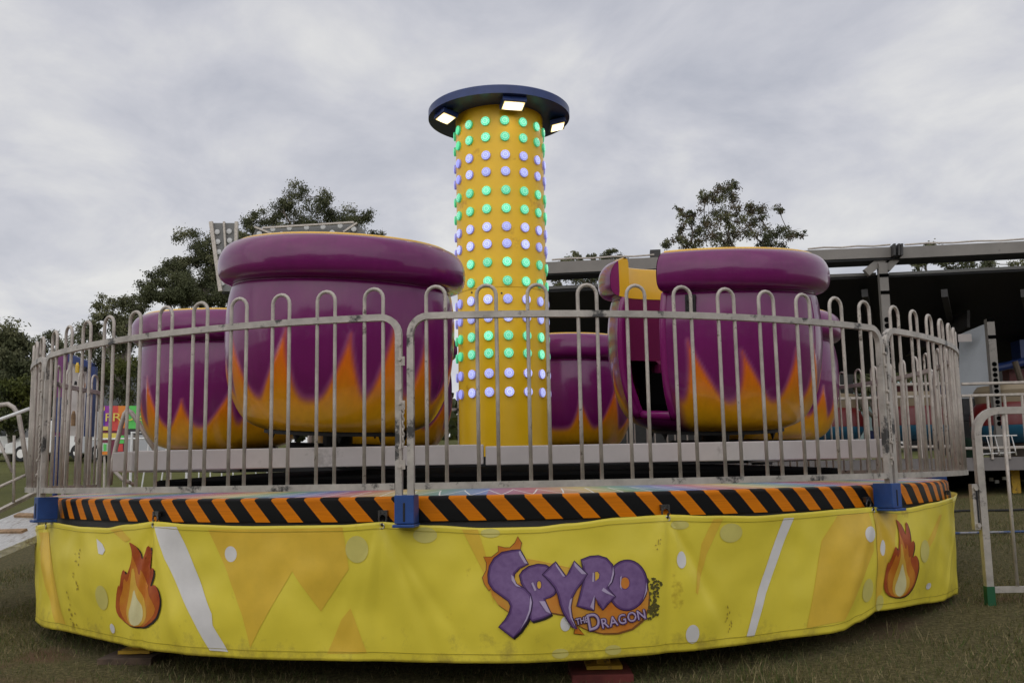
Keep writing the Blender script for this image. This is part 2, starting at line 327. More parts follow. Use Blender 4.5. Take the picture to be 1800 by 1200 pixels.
# ------------------------------------------------------------------ shed at the back left
sp = at(165, 760, 40); sx = sp.x; sz = zg(sx, 40)
t = thing('shed', (sx+1, 40, sz), 'grey metal shed beyond the showground, left of the pots', 'shed')
wall_m = mat('grey_cladding', (.15, .16, .17), .7, var=.08); dk = mat('dark_blue_cladding', (.035, .045, .06), .7, var=.1)
H1 = at(165, 652, 40).z-sz
b = MB(); b.box((0, 4, H1/2), (7.6, 7, H1), 0); b.build('wall', wall_m, t)
b = MB(); b.box((0, .45, .55*H1/2), (7.64, .1, .55*H1), 0)
for i in range(20): b.box((-3.7+i*.39, .37, .55*H1/2), (.05, .06, .55*H1), 0)
b.build('lower_cladding', dk, t)
b = MB(); b.box((0, 4, H1+.06), (8.2, 8, .14), 0); b.build('roof', mat('pale_roof_edge', (.36, .37, .36), .6), t)
b = MB()
for i in range(4): b.tube([(-3.3+i*1.9, .1, 0), (-3.3+i*1.9, .1, H1*.62)], .04, 6)
b.tube([(-3.3, .1, H1*.45), (2.4, .1, H1*.45)], .03, 6)
b.build('veranda_post', M['galv'], t)
# ------------------------------------------------------------------ the ride platform
RP = 3.87
def stripes():
    m = bpy.data.materials.new('hazard_stripes'); m.use_nodes = True; t = m.node_tree; n = t.nodes; l = t.links; b = n['Principled BSDF']; b.inputs['Roughness'].default_value = .38
    uv = n.new('ShaderNodeUVMap'); s = n.new('ShaderNodeSeparateXYZ'); l.new(uv.outputs[0], s.inputs[0])
    def mth(op, a, c, c3=None):
        x = n.new('ShaderNodeMath'); x.operation = op
        for i, q in enumerate((a, c)):
            if isinstance(q, (int, float)): x.inputs[i].default_value = q
            else: l.new(q, x.inputs[i])
        return x.outputs[0]
    f = mth('FRACT', mth('ADD', s.outputs[0], mth('MULTIPLY', s.outputs[1], 1.0)), 0)
    gt = mth('GREATER_THAN', f, .46)
    nz = n.new('ShaderNodeTexNoise'); nz.inputs['Scale'].default_value = 25; nz.inputs['Detail'].default_value = 6
    rr = n.new('ShaderNodeValToRGB'); rr.color_ramp.elements[0].position = .3; rr.color_ramp.elements[0].color = (.70, .20, .005, 1); rr.color_ramp.elements[1].position = .7; rr.color_ramp.elements[1].color = (.84, .25, .005, 1); l.new(nz.outputs[0], rr.inputs[0])
    mx = n.new('ShaderNodeMixRGB'); l.new(gt, mx.inputs[0]); l.new(rr.outputs[0], mx.inputs[1]); mx.inputs[2].default_value = (.010, .010, .010, 1)
    b.inputs['Specular IOR Level'].default_value = .1
    l.new(mx.outputs[0], b.inputs['Base Color']); return m
def deck_mat():
    m = bpy.data.materials.new('rainbow_deck'); m.use_nodes = True; t = m.node_tree; n = t.nodes; l = t.links; b = n['Principled BSDF']; b.inputs['Roughness'].default_value = .6; b.inputs['Specular IOR Level'].default_value = .12
    uv = n.new('ShaderNodeUVMap'); s = n.new('ShaderNodeSeparateXYZ'); l.new(uv.outputs[0], s.inputs[0])
    def mth(op, a, c=0.):
        x = n.new('ShaderNodeMath'); x.operation = op
        for i, q in enumerate((a, c)):
            if isinstance(q, (int, float)): x.inputs[i].default_value = q
            else: l.new(q, x.inputs[i])
        return x.outputs[0]
    # u is the panel angle counted in panels, v the radius in metres
    r = n.new('ShaderNodeValToRGB'); el = r.color_ramp.elements
    st = [(0, (.27, .04, .20)), (.12, (.46, .03, .06)), (.27, (.60, .42, .05)), (.37, (.04, .25, .08)), (.5, (.05, .11, .42)), (.62, (.50, .045, .06)), (.76, (.60, .44, .06)), (.86, (.04, .22, .11)), (1, (.05, .13, .48))]
    while len(el) < len(st): el.new(.5)
    for q, (p, c) in zip(el, st): q.position = p; q.color = (*c, 1)
    l.new(mth('FRACT', s.outputs[0]), r.inputs[0])
    # white zigzag near the edge and pale radial lines
    a = mth('FRACT', mth('MULTIPLY', s.outputs[0], 14)); tri = mth('ABSOLUTE', mth('SUBTRACT', a, .5))
    d1 = mth('ABSOLUTE', mth('SUBTRACT', mth('SUBTRACT', RP-.04, s.outputs[1]), mth('MULTIPLY', tri, 1.1)))
    z1 = mth('LESS_THAN', d1, .03)
    mx = n.new('ShaderNodeMixRGB'); l.new(z1, mx.inputs[0]); l.new(r.outputs[0], mx.inputs[1]); mx.inputs[2].default_value = (.85, .82, .76, 1)
    nz = n.new('ShaderNodeTexNoise'); nz.inputs['Scale'].default_value = 7; nz.inputs['Detail'].default_value = 6
    m2 = n.new('ShaderNodeMixRGB'); m2.inputs[0].default_value = .34; l.new(mx.outputs[0], m2.inputs[1]); l.new(nz.outputs[0], m2.inputs[2]); l.new(m2.outputs[0], b.inputs['Base Color'])
    return m
plat = thing('ride_platform', (0, 0, 0), 'round fairground ride platform with rainbow deck and orange black striped edge', 'ride platform')
ZT = 1.078; n = 232; b = MB(); uvs = []
prof = [(RP-.05, ZT), (RP-.015, ZT-.004), (RP-.004, ZT-.014), (RP, ZT-.03), (RP, .942)]; cum = [-.045, -.015, 0, .016, .112]
for j in range(n+1):
    a = 2*math.pi*j/n
    for q, (r, z) in enumerate(prof): b.v.append(Vector((r*math.sin(a), -r*math.cos(a), z))); uvs.append((j/2+1.08, -max(0, cum[q])/.209*1.0))
for j in range(n):
    for q in range(4): i = j*5+q; b.f.append((i, i+5, i+6, i+1)[::-1]); b.m.append(0)
b.build('edge_band', stripes(), plat, smooth=True, uvf=uvs)
b = MB(); uvs = []; rad = [1.7, 2.6, 3.2, 3.6, RP-.05]
for j in range(193):
    a = 2*math.pi*j/192
    for r in rad: b.v.append(Vector((r*math.sin(a), -r*math.cos(a), ZT+.032*(RP-.05-r)))); uvs.append(((math.degrees(a)+.3)/36., r))
for j in range(192):
    for q in range(4): i = j*5+q; b.f.append((i, i+1, i+6, i+5)[::-1]); b.m.append(0)
b.build('deck', deck_mat(), plat, uvf=uvs)
b = MB(); b.lathe([(RP-.02, .945), (RP-.02, .86), (RP-.2, .84), (.5, .84)], 96); b.lathe([(1.0, ZT-.03), (1.0, .84)], 48)
b.lathe([(.4, ZT-.03), (2.1, ZT-.06)], 96); b.build('underframe', M['darkgrey'], plat)
b = MB(); b.lathe([(3.05, ZT+.026), (3.05, 1.175), (3.03, 1.185), (2.6, 1.208), (2.1, 1.235), (1.2, 1.25), (.3, 1.25)], 96); b.build('turntable_cover', M['matblack'], plat, smooth='auto')
for px, Y in ((245, -2.85), (1060, -3.52)):
    p = at(px, 1165, Y); j = thing('jack_leg', (p.x, p.y, zg(p.x, p.y)), 'yellow steel jack leg under the %s of the striped platform' % ('left' if px < 500 else 'centre, standing on red packing'), 'jack leg', 'jack legs under the platform') if False else None
    b = MB(); zb = zg(p.x, p.y); b.box((p.x, p.y, (.86+zb+.06)/2), (.075, .075, .86-zb-.06)); b.box((p.x, p.y, zb+.055), (.2, .2, .02)); b.tube([(p.x, p.y-.0385, zb+.16), (p.x, p.y-.034, zb+.16)], .016, 10, 1); b.build('jack_leg', [M['jackyel'], M['black']], plat)
    q = thing('packing_block', (p.x, p.y, zb-.02), 'red painted timber packing under the central jack leg' if px > 500 else 'dark timber packing under the left jack leg', 'timber block', 'packing blocks')
    b = MB(); b.box((-.02, 0, .03), (.34, .4, .055)); b.box((-.02, .09, .0), (.36, .16, .05)); b.build('timber_board', M['redtimber'] if px > 500 else mat('old_timber', (.09, .06, .04), .9, var=.4, vscale=14), q, bevel=.006)
# blue sockets for the fence posts
JO = [-6.48+45*k for k in range(8)]
for k, a in enumerate(JO):
    if k == 5: continue
    b = MB(); b.box((0, 0, .075), (.106, .13, .150)); b.box((0, -.012, -.012), (.12, .15, .016)); b.box((0, -.0655, .06), (.012, .006, .10), 1)
    o = b.build('fence_socket', [M['blue'], M['black']], plat, bevel=.005); o.location = (3.965*math.sin(R_(a)), -3.965*math.cos(R_(a)), .938); o.rotation_euler = (0, 0, R_(a))
HOOKS = [-54.5, -31.4, -8.7, 14.5, 37.0, 60.0]
for a in HOOKS:
    b = MB(); b.box((0, 0, .03), (.05, .025, .014)); b.box((-.02, -.005, .02), (.012, .022, .03)); b.box((.02, -.005, .02), (.012, .022, .03))
    b.tube([(.022*math.sin(q*math.pi/6), -.014, -.008+.026*math.cos(q*math.pi/6)) for q in range(12)], .0055, 6, closed=True)
    o = b.build('banner_hook', mat('hook_steel', (.12, .115, .11), .35, .8), plat, smooth='auto'); o.location = (3.882*math.sin(R_(a)), -3.882*math.cos(R_(a)), .968); o.rotation_euler = (0, 0, R_(a))

# ------------------------------------------------------------------ the banner
RB = 3.915
TOP = [(62,926),(100,918),(150,925),(190,927),(230,921),(272,916),(340,921),(450,924),(600,922),(672,917),(760,923),(850,927),(940,925),(1000,919),(1090,909),(1170,904),(1250,906),(1330,906),(1400,901),(1480,894),(1527,891),(1580,894),(1640,882),(1668,874)]
BOT = [(70,1098),(130,1117),(200,1133),(270,1144),(400,1156),(600,1163),(760,1166),(900,1164),(1050,1159),(1200,1147),(1300,1137),(1400,1121),(1460,1113),(1480,1108),(1510,1094),(1545,1076),(1600,1067),(1662,1056)]
def curve(pts):
    c = sorted((oncyl(x, y, RB) for x, y in pts)); c = [(a, z) for a, z in c]
    def f(s):
        if s <= c[0][0]: return c[0][1]
        for (a, z), (a2, z2) in zip(c, c[1:]):
            if s <= a2:
                q = (s-a)/(a2-a+1e-9); q = q*q*(3-2*q); return z+(z2-z)*q
        return c[-1][1]
    return f
ftop, fbot = curve(TOP), curve(BOT)
rb = random.Random(11); CRE = []
for h in HOOKS:
    for k in range(9): CRE.append((R_(h)*RB, rb.uniform(-.75, .75), rb.choice((-1, 1))*rb.uniform(.008, .024), rb.choice((.013, .018, .034))))
CRE.append((R_(37)*RB+.02, .12, -.03, .035)); CRE.append((R_(37)*RB-.02, -.5, .02, .05))
def fold(s, t):
    d = .016*math.sin(s*3.1+1)*t + .028*noise.noise(Vector((s*2.2, t*1.4, 0)))+.009*noise.noise(Vector((s*6, t*4, 3)))
    d += .020*noise.noise(Vector((s*1.1+5, t*1.2, 9)))*min(1, t*3)
    d += .022*math.sin(math.pi*min(t, 1))*(.6+.5*math.sin(s*2.3+.7))-.02*t
    for sh, sl, am, wd in CRE:
        q = (s-sh-sl*t*.7)/(wd*(1+3.2*t)); d += am*math.exp(-q*q)*(t**.35)*math.exp(-t*1.1)
    sag = sum(math.exp(-((s-R_(h)*RB)/.16)**2) for h in HOOKS)
    d += .018*(1-min(1, sag))*math.exp(-t*5)
    return d
def on_banner(s, z, off=0):
    a = s/RB; zt, zb = ftop(a), fbot(a); t = (zt-z)/(zt-zb)
    r = RB+fold(s, t)+off; return Vector((r*math.sin(a), -r*math.cos(a), z))
bt = thing('banner', (0, -RB, .93), 'long yellow vinyl banner hung round the platform edge, printed with flames and purple lettering', 'banner')
org = Vector((0, -RB, .93))
# mud splashed along the hem
vin = mat('yellow_vinyl', (.78, .645, .055), .42, var=.05, vscale=3, dirt=(.58, .43, .035), dscale=3.2, dpos=.66, bump=.12, bscale=9)
b = MB(); S0, S1 = R_(-88)*RB, R_(58)*RB; nc, nr = 620, 46
for j in range(nc+1):
    s = S0+(S1-S0)*j/nc; zt, zb = ftop(s/RB), fbot(s/RB)
    for q in range(nr+1): b.v.append(on_banner(s, zt+(zb-zt)*q/nr)-org)
for j in range(nc):
    for q in range(nr): i = j*(nr+1)+q; b.f.append((i, i+1, i+nr+2, i+nr+1)); b.m.append(0)
b.build('cloth', vin, bt, smooth=True, solid=.003)
b = MB()
for h in HOOKS[:-1]:
    for dz in (.022,):
        s_ = R_(h)*RB; c_ = on_banner(s_, ftop(R_(h))-dz, .002)-org; t_ = Vector((math.cos(R_(h)), math.sin(R_(h)), 0))
        b = MB(); b.tube([c_+t_*.014*math.cos(q*math.pi/6)+Vector((0, 0, .014*math.sin(q*math.pi/6))) for q in range(12)], .004, 6, closed=True); b.build('eyelet', M['chrome'], bt, smooth=True)
        b = MB(); p_ = c_+Vector((0, 0, .03)); b.tube([c_, p_+t_*.006], .006, 6); b.build('tie', M['black'], bt)
# end flap folding back round the corner of the platform
b = MB()
for j in range(13):
    q = j/12; a = R_(58)+q*R_(22)
    for k in range(13):
        t = k/12; zt = ftop(R_(58))+.012*math.sin(q*3); zb = ftop(R_(58))-(ftop(R_(58))-fbot(R_(58)))*(1-.1*q)
        r = RB+fold(S1, t)+.02*math.sin(q*math.pi*.8)*(1-t)-.05*q-.6*q*t; b.v.append(Vector((r*math.sin(a), -r*math.cos(a), zt+(zb-zt)*t))-org)
for j in range(12):
    for k in range(12): i = j*13+k; b.f.append((i, i+1, i+14, i+13)); b.m.append(0)
b.build('end_flap', vin, bt, smooth=True, solid=.003)
def hem_mud(m):
    t = m.node_tree; n = t.nodes; l = t.links; b = n['Principled BSDF']; src = b.inputs['Base Color'].links[0].from_socket
    c = n.new('ShaderNodeTexCoord'); sx = n.new('ShaderNodeSeparateXYZ'); l.new(c.outputs['Object'], sx.inputs[0]); nz = n.new('ShaderNodeTexNoise'); nz.inputs['Scale'].default_value = 7; nz.inputs['Detail'].default_value = 9; nz.inputs['Roughness'].default_value = .75; l.new(c.outputs['Object'], nz.inputs[0])
    mr = n.new('ShaderNodeMapRange'); mr.inputs[1].default_value = -.40; mr.inputs[2].default_value = -.74; mr.inputs[3].default_value = -.12; mr.inputs[4].default_value = .16; l.new(sx.outputs[2], mr.inputs[0])
    ad = n.new('ShaderNodeMath'); ad.operation = 'ADD'; l.new(mr.outputs[0], ad.inputs[0]); l.new(nz.outputs[0], ad.inputs[1])
    r = n.new('ShaderNodeValToRGB'); r.color_ramp.elements[0].position = .58; r.color_ramp.elements[1].position = .80; r.color_ramp.elements[1].color = (.55, .55, .55, 1); l.new(ad.outputs[0], r.inputs[0])
    mx = n.new('ShaderNodeMixRGB'); l.new(r.outputs[0], mx.inputs[0]); l.new(src, mx.inputs[1]); mx.inputs[2].default_value = (.22, .14, .05, 1); l.new(mx.outputs[0], b.inputs['Base Color'])
hem_mud(vin)
def inkmat(name, c, c2=None, sc_=9): return mat(name, c, .42, var=.0 if c2 else .05, col2=c2, vscale=sc_)
INK = dict(orange=inkmat('ink_orange', (.76, .50, .048)), lt=inkmat('ink_pale_yellow', (.64, .57, .16)), white=inkmat('ink_white', (.72, .70, .68)), red=inkmat('ink_red', (.34, .045, .012), (.46, .10, .015), 14), amber=inkmat('ink_amber', (.62, .24, .02), (.56, .16, .015), 12), gold=inkmat('ink_gold', (.70, .42, .05)), cream=inkmat('ink_cream', (.72, .66, .35)), black=inkmat('ink_black', (.02, .012, .01)),
           purple=inkmat('ink_purple', (.225, .135, .30), (.165, .09, .235), 30), shade=inkmat('ink_shade_purple', (.11, .05, .17)), lilac=inkmat('ink_lilac', (.46, .38, .54)), dpurple=inkmat('ink_dark_purple', (.035, .012, .06)), fire=inkmat('ink_fire', (.62, .17, .02), (.64, .34, .05), 5), brown=inkmat('ink_brown', (.22, .09, .02)), grime=inkmat('ink_grime', (.40, .29, .035)), stitch=inkmat('ink_stitch', (.36, .29, .02)), smudge=inkmat('ink_smudge', (.10, .085, .02)))
def decal(b, loops, off, mi, cell=.016):
    """loops: outline and holes as (s, z) metres on the cloth; cut to small cells so the print follows the folds"""
    tri = geometry.tessellate_polygon([[Vector((x, y, 0)) for x, y in lp] for lp in loops]); flat = [p for lp in loops for p in lp]
    bm = bmesh.new(); vs_ = [bm.verts.new((x, y, 0)) for x, y in flat]
    for q in tri:
        try: bm.faces.new([vs_[i] for i in q])
        except ValueError: pass
    for ax in (0, 1):
        lo = min(p[ax] for p in flat); hi = max(p[ax] for p in flat); k = math.ceil(lo/cell)
        while k*cell < hi:
            co = [0, 0, 0]; co[ax] = k*cell; no = [0, 0, 0]; no[ax] = 1
            bmesh.ops.bisect_plane(bm, geom=bm.verts[:]+bm.edges[:]+bm.faces[:], plane_co=co, plane_no=no, dist=1e-6); k += 1
    bm.normal_update(); base = len(b.v); bm.verts.index_update()
    for v in bm.verts: b.v.append(on_banner(v.co.x, v.co.y, off)-org)
    for f in bm.faces:
        ids = [base+v.index for v in f.verts]
        if f.normal.z < 0: ids.reverse()
        b.f.append(tuple(ids)); b.m.append(mi)
    bm.free()
def sz_(px, py): a, z = oncyl(px, py, RB+.01); return (a*RB, z)
def smooth_loop(p, it=1):
    for _ in range(it):
        o = []
        for i in range(len(p)):
            a, c = p[i], p[(i+1) % len(p)]; o.append((a[0]*.75+c[0]*.25, a[1]*.75+c[1]*.25)); o.append((a[0]*.25+c[0]*.75, a[1]*.25+c[1]*.75))
        p = o
    return p
def ell(cx, cy, rx, ry, n=20): return [(cx+rx*math.cos(2*math.pi*i/n), cy+ry*math.sin(2*math.pi*i/n)) for i in range(n)]
pr = MB(); PM = ['orange', 'lt', 'white', 'stitch', 'smudge', 'grime']
for c, pts in (('orange', [(368,930),(545,928),(603,926),(612,1000),(560,1075),(512,1004),(452,1110),(437,1138),(425,1080),(400,1005)]), ('orange', [(812,930),(840,930),(862,1000),(868,1060),(852,1010)]), ('orange', [(1254,912),(1271,911),(1243,975),(1228,1045),(1224,1040),(1234,955)]),
               ('white', [(271,925),(311,925),(337,985),(373,1078),(374,1098),(397,1146),(366,1143),(322,1052),(289,982)]), ('white', [(1376,910),(1394,909),(1372,975),(1350,1045),(1334,1119),(1321,1121),(1337,1040),(1357,970)]),
               ('orange', [(1472,904),(1524,900),(1531,967),(1485,1090),(1422,1104),(1446,950)]), ('orange', [(1532,900),(1575,903),(1560,990),(1556,1040),(1549,1066),(1541,1000)]), ('orange', [(72,935),(84,935),(90,1010),(104,1098),(88,1094),(78,1020)]), ('orange', [(196,930),(214,928),(232,948),(222,952)]), ('orange', [(596,1090),(612,1070),(640,1150),(570,1150)]), ('orange', [(1648,905),(1655,903),(1632,960),(1619,968)]),
               ('white', ell(407, 973, 11, 14)), ('lt', ell(627, 965, 20, 24)), ('lt', ell(747, 940, 21, 14)), ('white', ell(1197, 983, 9, 15)), ('white', ell(1221, 1115, 12, 17)), ('white', ell(1523, 938, 9, 14)), ('white', ell(1549, 962, 4, 14)), ('white', ell(1640, 1030, 4, 6)), ('white', [(172,946),(182,955),(188,966),(184,974),(177,972),(174,960)]), ('lt', ell(178, 1050, 10, 22)), ('white', ell(189, 1105, 4, 9)), ('lt', ell(1285, 936, 19, 17)), ('lt', ell(1622, 968, 9, 20)), ('lt', ell(1525, 1037, 10, 21)), ('lt', ell(1195, 922, 16, 8)), ('lt', ell(985, 1148, 15, 9)), ('lt', ell(1080, 1143, 15, 9)), ('lt', ell(862, 936, 17, 8)), ('lt', ell(1555, 1060, 6, 14)), ('white', ell(993, 1095, 9, 13))):
    pr = MB(); decal(pr, [[sz_(*p) for p in pts]], .0022 if c == 'orange' else (.0034 if c == 'white' else .0030), PM.index(c)); pr.build('printed_dot' if len(pts) == 20 else 'printed_ray', [INK[k] for k in PM], bt)
# grime streaks and hem stitching
pr = MB()
for x0, y0, ln in ((140, 965, 30), (136, 1000, 40), (118, 1040, 50), (122, 1075, 25), (1285, 1060, 40), (1292, 1085, 30), (1156, 945, 20)):
    for k in range(7):
        x = x0+rb.gauss(0, 2.5); y = y0+ln*rb.random(); decal(pr, [[sz_(*p) for p in ell(x, y, rb.uniform(.5, 1.4), rb.uniform(1, 3.2), 8)]], .0042, 5)
for lv, o_ in ((.045, 1), (.935, 1)):
    pts = []
    for j in range(141):
        s = R_(-85)*RB+(R_(62)-R_(-85))*RB*j/140; a = s/RB; pts.append((s, ftop(a)+(fbot(a)-ftop(a))*lv))
    if lv < .1: pr.build('grime', [INK[k] for k in PM], bt)['kind'] = 'stuff'
    pr = MB()
    for p, q in zip(pts, pts[1:]): decal(pr, [[(p[0], p[1]-.0014), (q[0], q[1]-.0014), (q[0], q[1]+.0014), (p[0], p[1]+.0014)]], .0046, 3)
    pr.build('stitching', [INK[k] for k in PM], bt)
# flames
FL = dict(shadow=[(785,350),(835,385),(862,430),(880,365),(902,420),(900,505),(932,500),(940,560),(930,600),(950,605),(978,660),(978,730),(965,765),(1003,738),(945,845),(860,885),(775,872),(690,825),(678,760)],
          red=[(785,345),(820,370),(838,410),(848,462),(862,435),(878,365),(892,400),(896,450),(890,520),(925,500),(928,545),(912,590),(904,622),(938,602),(962,645),(970,705),(955,768),(930,820),(862,866),(785,862),(705,815),(684,760),(692,685),(715,605),(722,622),(740,530),(754,512),(764,556),(788,490),(800,425),(797,380)],
          amber=[(800,415),(808,470),(836,565),(848,500),(868,620),(884,598),(890,655),(928,720),(940,765),(895,830),(830,866),(758,850),(712,785),(708,705),(738,640),(752,560),(765,600),(788,520)],
          gold=[(800,480),(815,600),(838,640),(858,720),(880,760),(872,820),(815,866),(760,835),(748,770),(765,690),(782,600)], cream=[(803,625),(822,680),(845,745),(846,815),(812,862),(776,838),(765,785),(785,720)])
def flame(fn, nm):
    b = MB(); k = ['black', 'red', 'amber', 'gold', 'cream']
    for i, c in enumerate(('shadow', 'red', 'amber', 'gold', 'cream')):
        pl = FL[c] if c != 'shadow' else [(x+9, y+9) for x, y in FL['red']]
        decal(b, [smooth_loop([fn(*p) for p in pl])], .0050+.0011*i, i)
    return b.build(nm, [INK[q] for q in k], bt)
def fl_left(x, y): return sz_(x/3.4286, 850+y/3.4286)
def fl_right(x, y): # the same printed flame on the cloth to the right
    s, z = fl_left(x, y); c = fl_left(840, 620); d = sz_(1588, 983); return (d[0]+(s-c[0])*.95, d[1]+(z-c[1])*.98)
flame(fl_left, 'printed_flame'); flame(fl_right, 'printed_flame')
# the title lettering
def lg(x, y): return sz_(830+x*350/1800., 920+y*350/1800.)
S_ = [(430,232),(500,360),(425,395),(380,445),(372,495),(400,545),(470,578),(520,630),(538,700),(526,780),(490,870),(432,958),(368,1022),(242,925),(300,862),(338,795),(350,735),(330,690),(262,642),(192,592),(152,530),(146,460),(160,380),(202,308),(268,258),(350,240)]
P_ = [(428,462),(455,420),(510,382),(590,362),(660,370),(720,410),(755,500),(755,590),(735,630),(700,652),(648,672),(668,725),(708,806),(640,838),(535,868),(518,840),(515,700),(485,600),(445,530)]
Y_ = [(745,340),(840,472),(872,430),(915,335),(1035,455),(990,520),(932,592),(897,655),(880,745),(892,830),(938,948),(900,925),(850,850),(815,790),(790,720),(772,640),(740,565),(690,505),(632,452),(692,392)]
R__ = [(980,325),(1060,296),(1140,290),(1212,312),(1265,370),(1281,450),(1260,525),(1218,577),(1290,655),(1222,722),(1180,775),(1140,722),(1105,655),(1095,780),(1020,760),(940,735),(970,640),(1002,520),(1005,420),(992,360)]
Rh = [(1108,435),(1130,432),(1148,455),(1142,490),(1110,515)]
O_ = ell(1400, 555, 176, 226, 36); Oh = ell(1380, 535, 40, 52, 20); Ph = ell(600, 545, 18, 34, 16)
BACK = [(165,560),(178,640),(230,722),(335,795),(520,795),(700,790),(830,815),(930,900),(1040,955),(1180,988),(1320,986),(1450,948),(1540,872),(1588,765),(1594,640),(1560,480),(1280,380),(900,400),(600,330),(420,300),(300,400),(200,480)]
CREST = [(430,236),(442,170),(410,115),(388,170),(342,215),(290,215),(235,200),(240,250),(178,300),(105,300),(132,350),(130,420),(95,485),(112,540),(150,600),(260,500),(300,320)]
TIP = [(930,930),(918,988),(1012,1000),(962,950),(940,915)]
b = MB(); K = ['black', 'gold', 'fire', 'amber', 'dpurple', 'purple', 'lilac', 'brown', 'smudge', 'shade']; ki = K.index
def grow(p, d):
    c = (sum(x for x, _ in p)/len(p), sum(y for _, y in p)/len(p)); o = []
    n_ = len(p); ar = sum(p[i][0]*p[(i+1) % n_][1]-p[(i+1) % n_][0]*p[i][1] for i in range(n_))
    for i in range(n_):
        a, q, e2 = p[i-1], p[i], p[(i+1) % n_]; tx, ty = e2[0]-a[0], e2[1]-a[1]; ll = math.hypot(tx, ty) or 1; sg = 1 if ar > 0 else -1
        o.append((q[0]+sg*ty/ll*d, q[1]-sg*tx/ll*d))
    return o
def put(loops, off, c): decal(b, [[lg(*p) for p in lp] for lp in loops], off, ki(c), .016)
put([[(x+14, y+16) for x, y in BACK]], .0050, 'brown'); put([[(x+16, y+18) for x, y in grow(S_, 4)]], .0052, 'black'); put([[(x+14, y+18) for x, y in grow(P_, 4)]], .0053, 'black'); put([grow(CREST, 7)], .0054, 'brown')
put([BACK], .0058, 'fire'); put([[(420,300),(600,335),(900,405),(1180,395),(1200,470),(700,470),(500,470),(380,560),(330,520)]], .0064, 'gold'); put([CREST], .0062, 'amber'); put([grow(TIP, 6)], .0058, 'black'); put([TIP], .0064, 'amber')
LET = ((O_, Oh), (P_, Ph), (S_, None), (R__, Rh), (Y_, None))
for i, (p, h) in enumerate(LET):
    o1 = .0072+.0014*i
    put([grow(p, 9)], o1, 'dpurple'); put([p], o1+.0004, 'shade'); put([grow(p, -15)], o1+.0006, 'purple')
    if h: put([grow(h, 9)], o1+.0008, 'shade'); put([h], o1+.0010, 'fire' if p is O_ else 'gold')
LT = o1+.0012
# bevel highlights on the letters
for hl in ([(430,236),(444,262),(430,290),(418,252)], [(444,262),(498,355),(470,350),(432,290)], [(372,470),(395,535),(440,566),(395,556),(356,505),(352,455)], [(522,640),(534,700),(522,775),(488,862),(430,948),(480,850),(508,770),(516,700)],
           [(745,345),(832,470),(812,468),(750,375)], [(915,340),(1030,452),(985,450),(920,380)], [(896,660),(880,745),(892,832),(930,930),(880,840),(862,750),(875,680)], [(985,330),(1000,360),(1012,430),(1004,380)],
           [(1272,380),(1280,450),(1258,525),(1220,570),(1250,510),(1264,450)], [(1184,575),(1286,655),(1210,625),(1166,600)], [(1100,640),(1094,775),(1060,745),(1082,690)], [(1565,520),(1574,600),(1540,690),(1560,600)], [(600,690),(650,690),(704,803),(660,780)], [(545,520),(575,590),(560,600),(530,530)], [(1085,440),(1100,440),(1098,520),(1080,520)], [(1335,480),(1350,470),(1340,540),(1350,590),(1332,570)]):
    put([hl], LT, 'lilac')
def text_polys(txt, size):
    cu = bpy.data.curves.new('t', 'FONT'); cu.body = txt; cu.size = size; cu.resolution_u = 4; o = bpy.data.objects.new('t', cu); sc.collection.objects.link(o)
    bpy.context.view_layer.update(); ev = o.evaluated_get(bpy.context.evaluated_depsgraph_get()); me = ev.to_mesh()
    V = [v.co.copy() for v in me.vertices]; F = [tuple(p.vertices) for p in me.polygons]; ev.to_mesh_clear(); bpy.data.objects.remove(o); bpy.data.curves.remove(cu); return V, F
def text_on(txt, x0, y0, size, ang, c, off, bold=0, xs_=1.):
    V, F = text_polys(txt, 1.); ca, sa = math.cos(ang), math.sin(ang)
    for dx, dy in ([(0, 0)] if not bold else [(bold*math.cos(q), bold*math.sin(q)) for q in [i*math.pi/4 for i in range(8)]]):
        base = len(b.v)
        for v in V:
            x = v.x*size*xs_; y = v.y*size; X = x0+x*ca+y*sa+dx; Y = y0+x*sa-y*ca+dy; b.v.append(on_banner(*lg(X, Y), off)-org)
        for f in F: b.f.append(tuple(base+i for i in f)); b.m.append(ki(c))
A = R_(-12)
for txt, x, y, s_, bo, ww in (('THE', 936, 905, 78, 7, .80), ('D', 1046, 966, 215, 8, .80), ('R', 1172, 946, 125, 7, .9), ('A', 1248, 930, 125, 7, .9), ('G', 1328, 912, 125, 7, .85), ('O', 1412, 893, 125, 7, .85), ('N', 1498, 872, 125, 7, .85)):
    text_on(txt, x, y, s_, A, 'dpurple', LT+.0006, bo+3, ww); text_on(txt, x, y, s_, A, 'purple' if txt != 'THE' else 'lilac', LT+.0010, 4 if txt != 'THE' else 1.5, ww)
    if txt != 'THE': text_on(txt, x-3, y-3, s_, A, 'lilac', LT+.0014, 0, ww)
for k in range(70):
    x = rb.gauss(1640, 26); y = rb.uniform(470, 860); put([[(x+rb.uniform(6, 20)*math.cos(q*.9), y+rb.uniform(6, 22)*math.sin(q*.9)) for q in range(7)]], .0052, 'smudge')
b.build('printed_title', [INK[k] for k in K], bt)

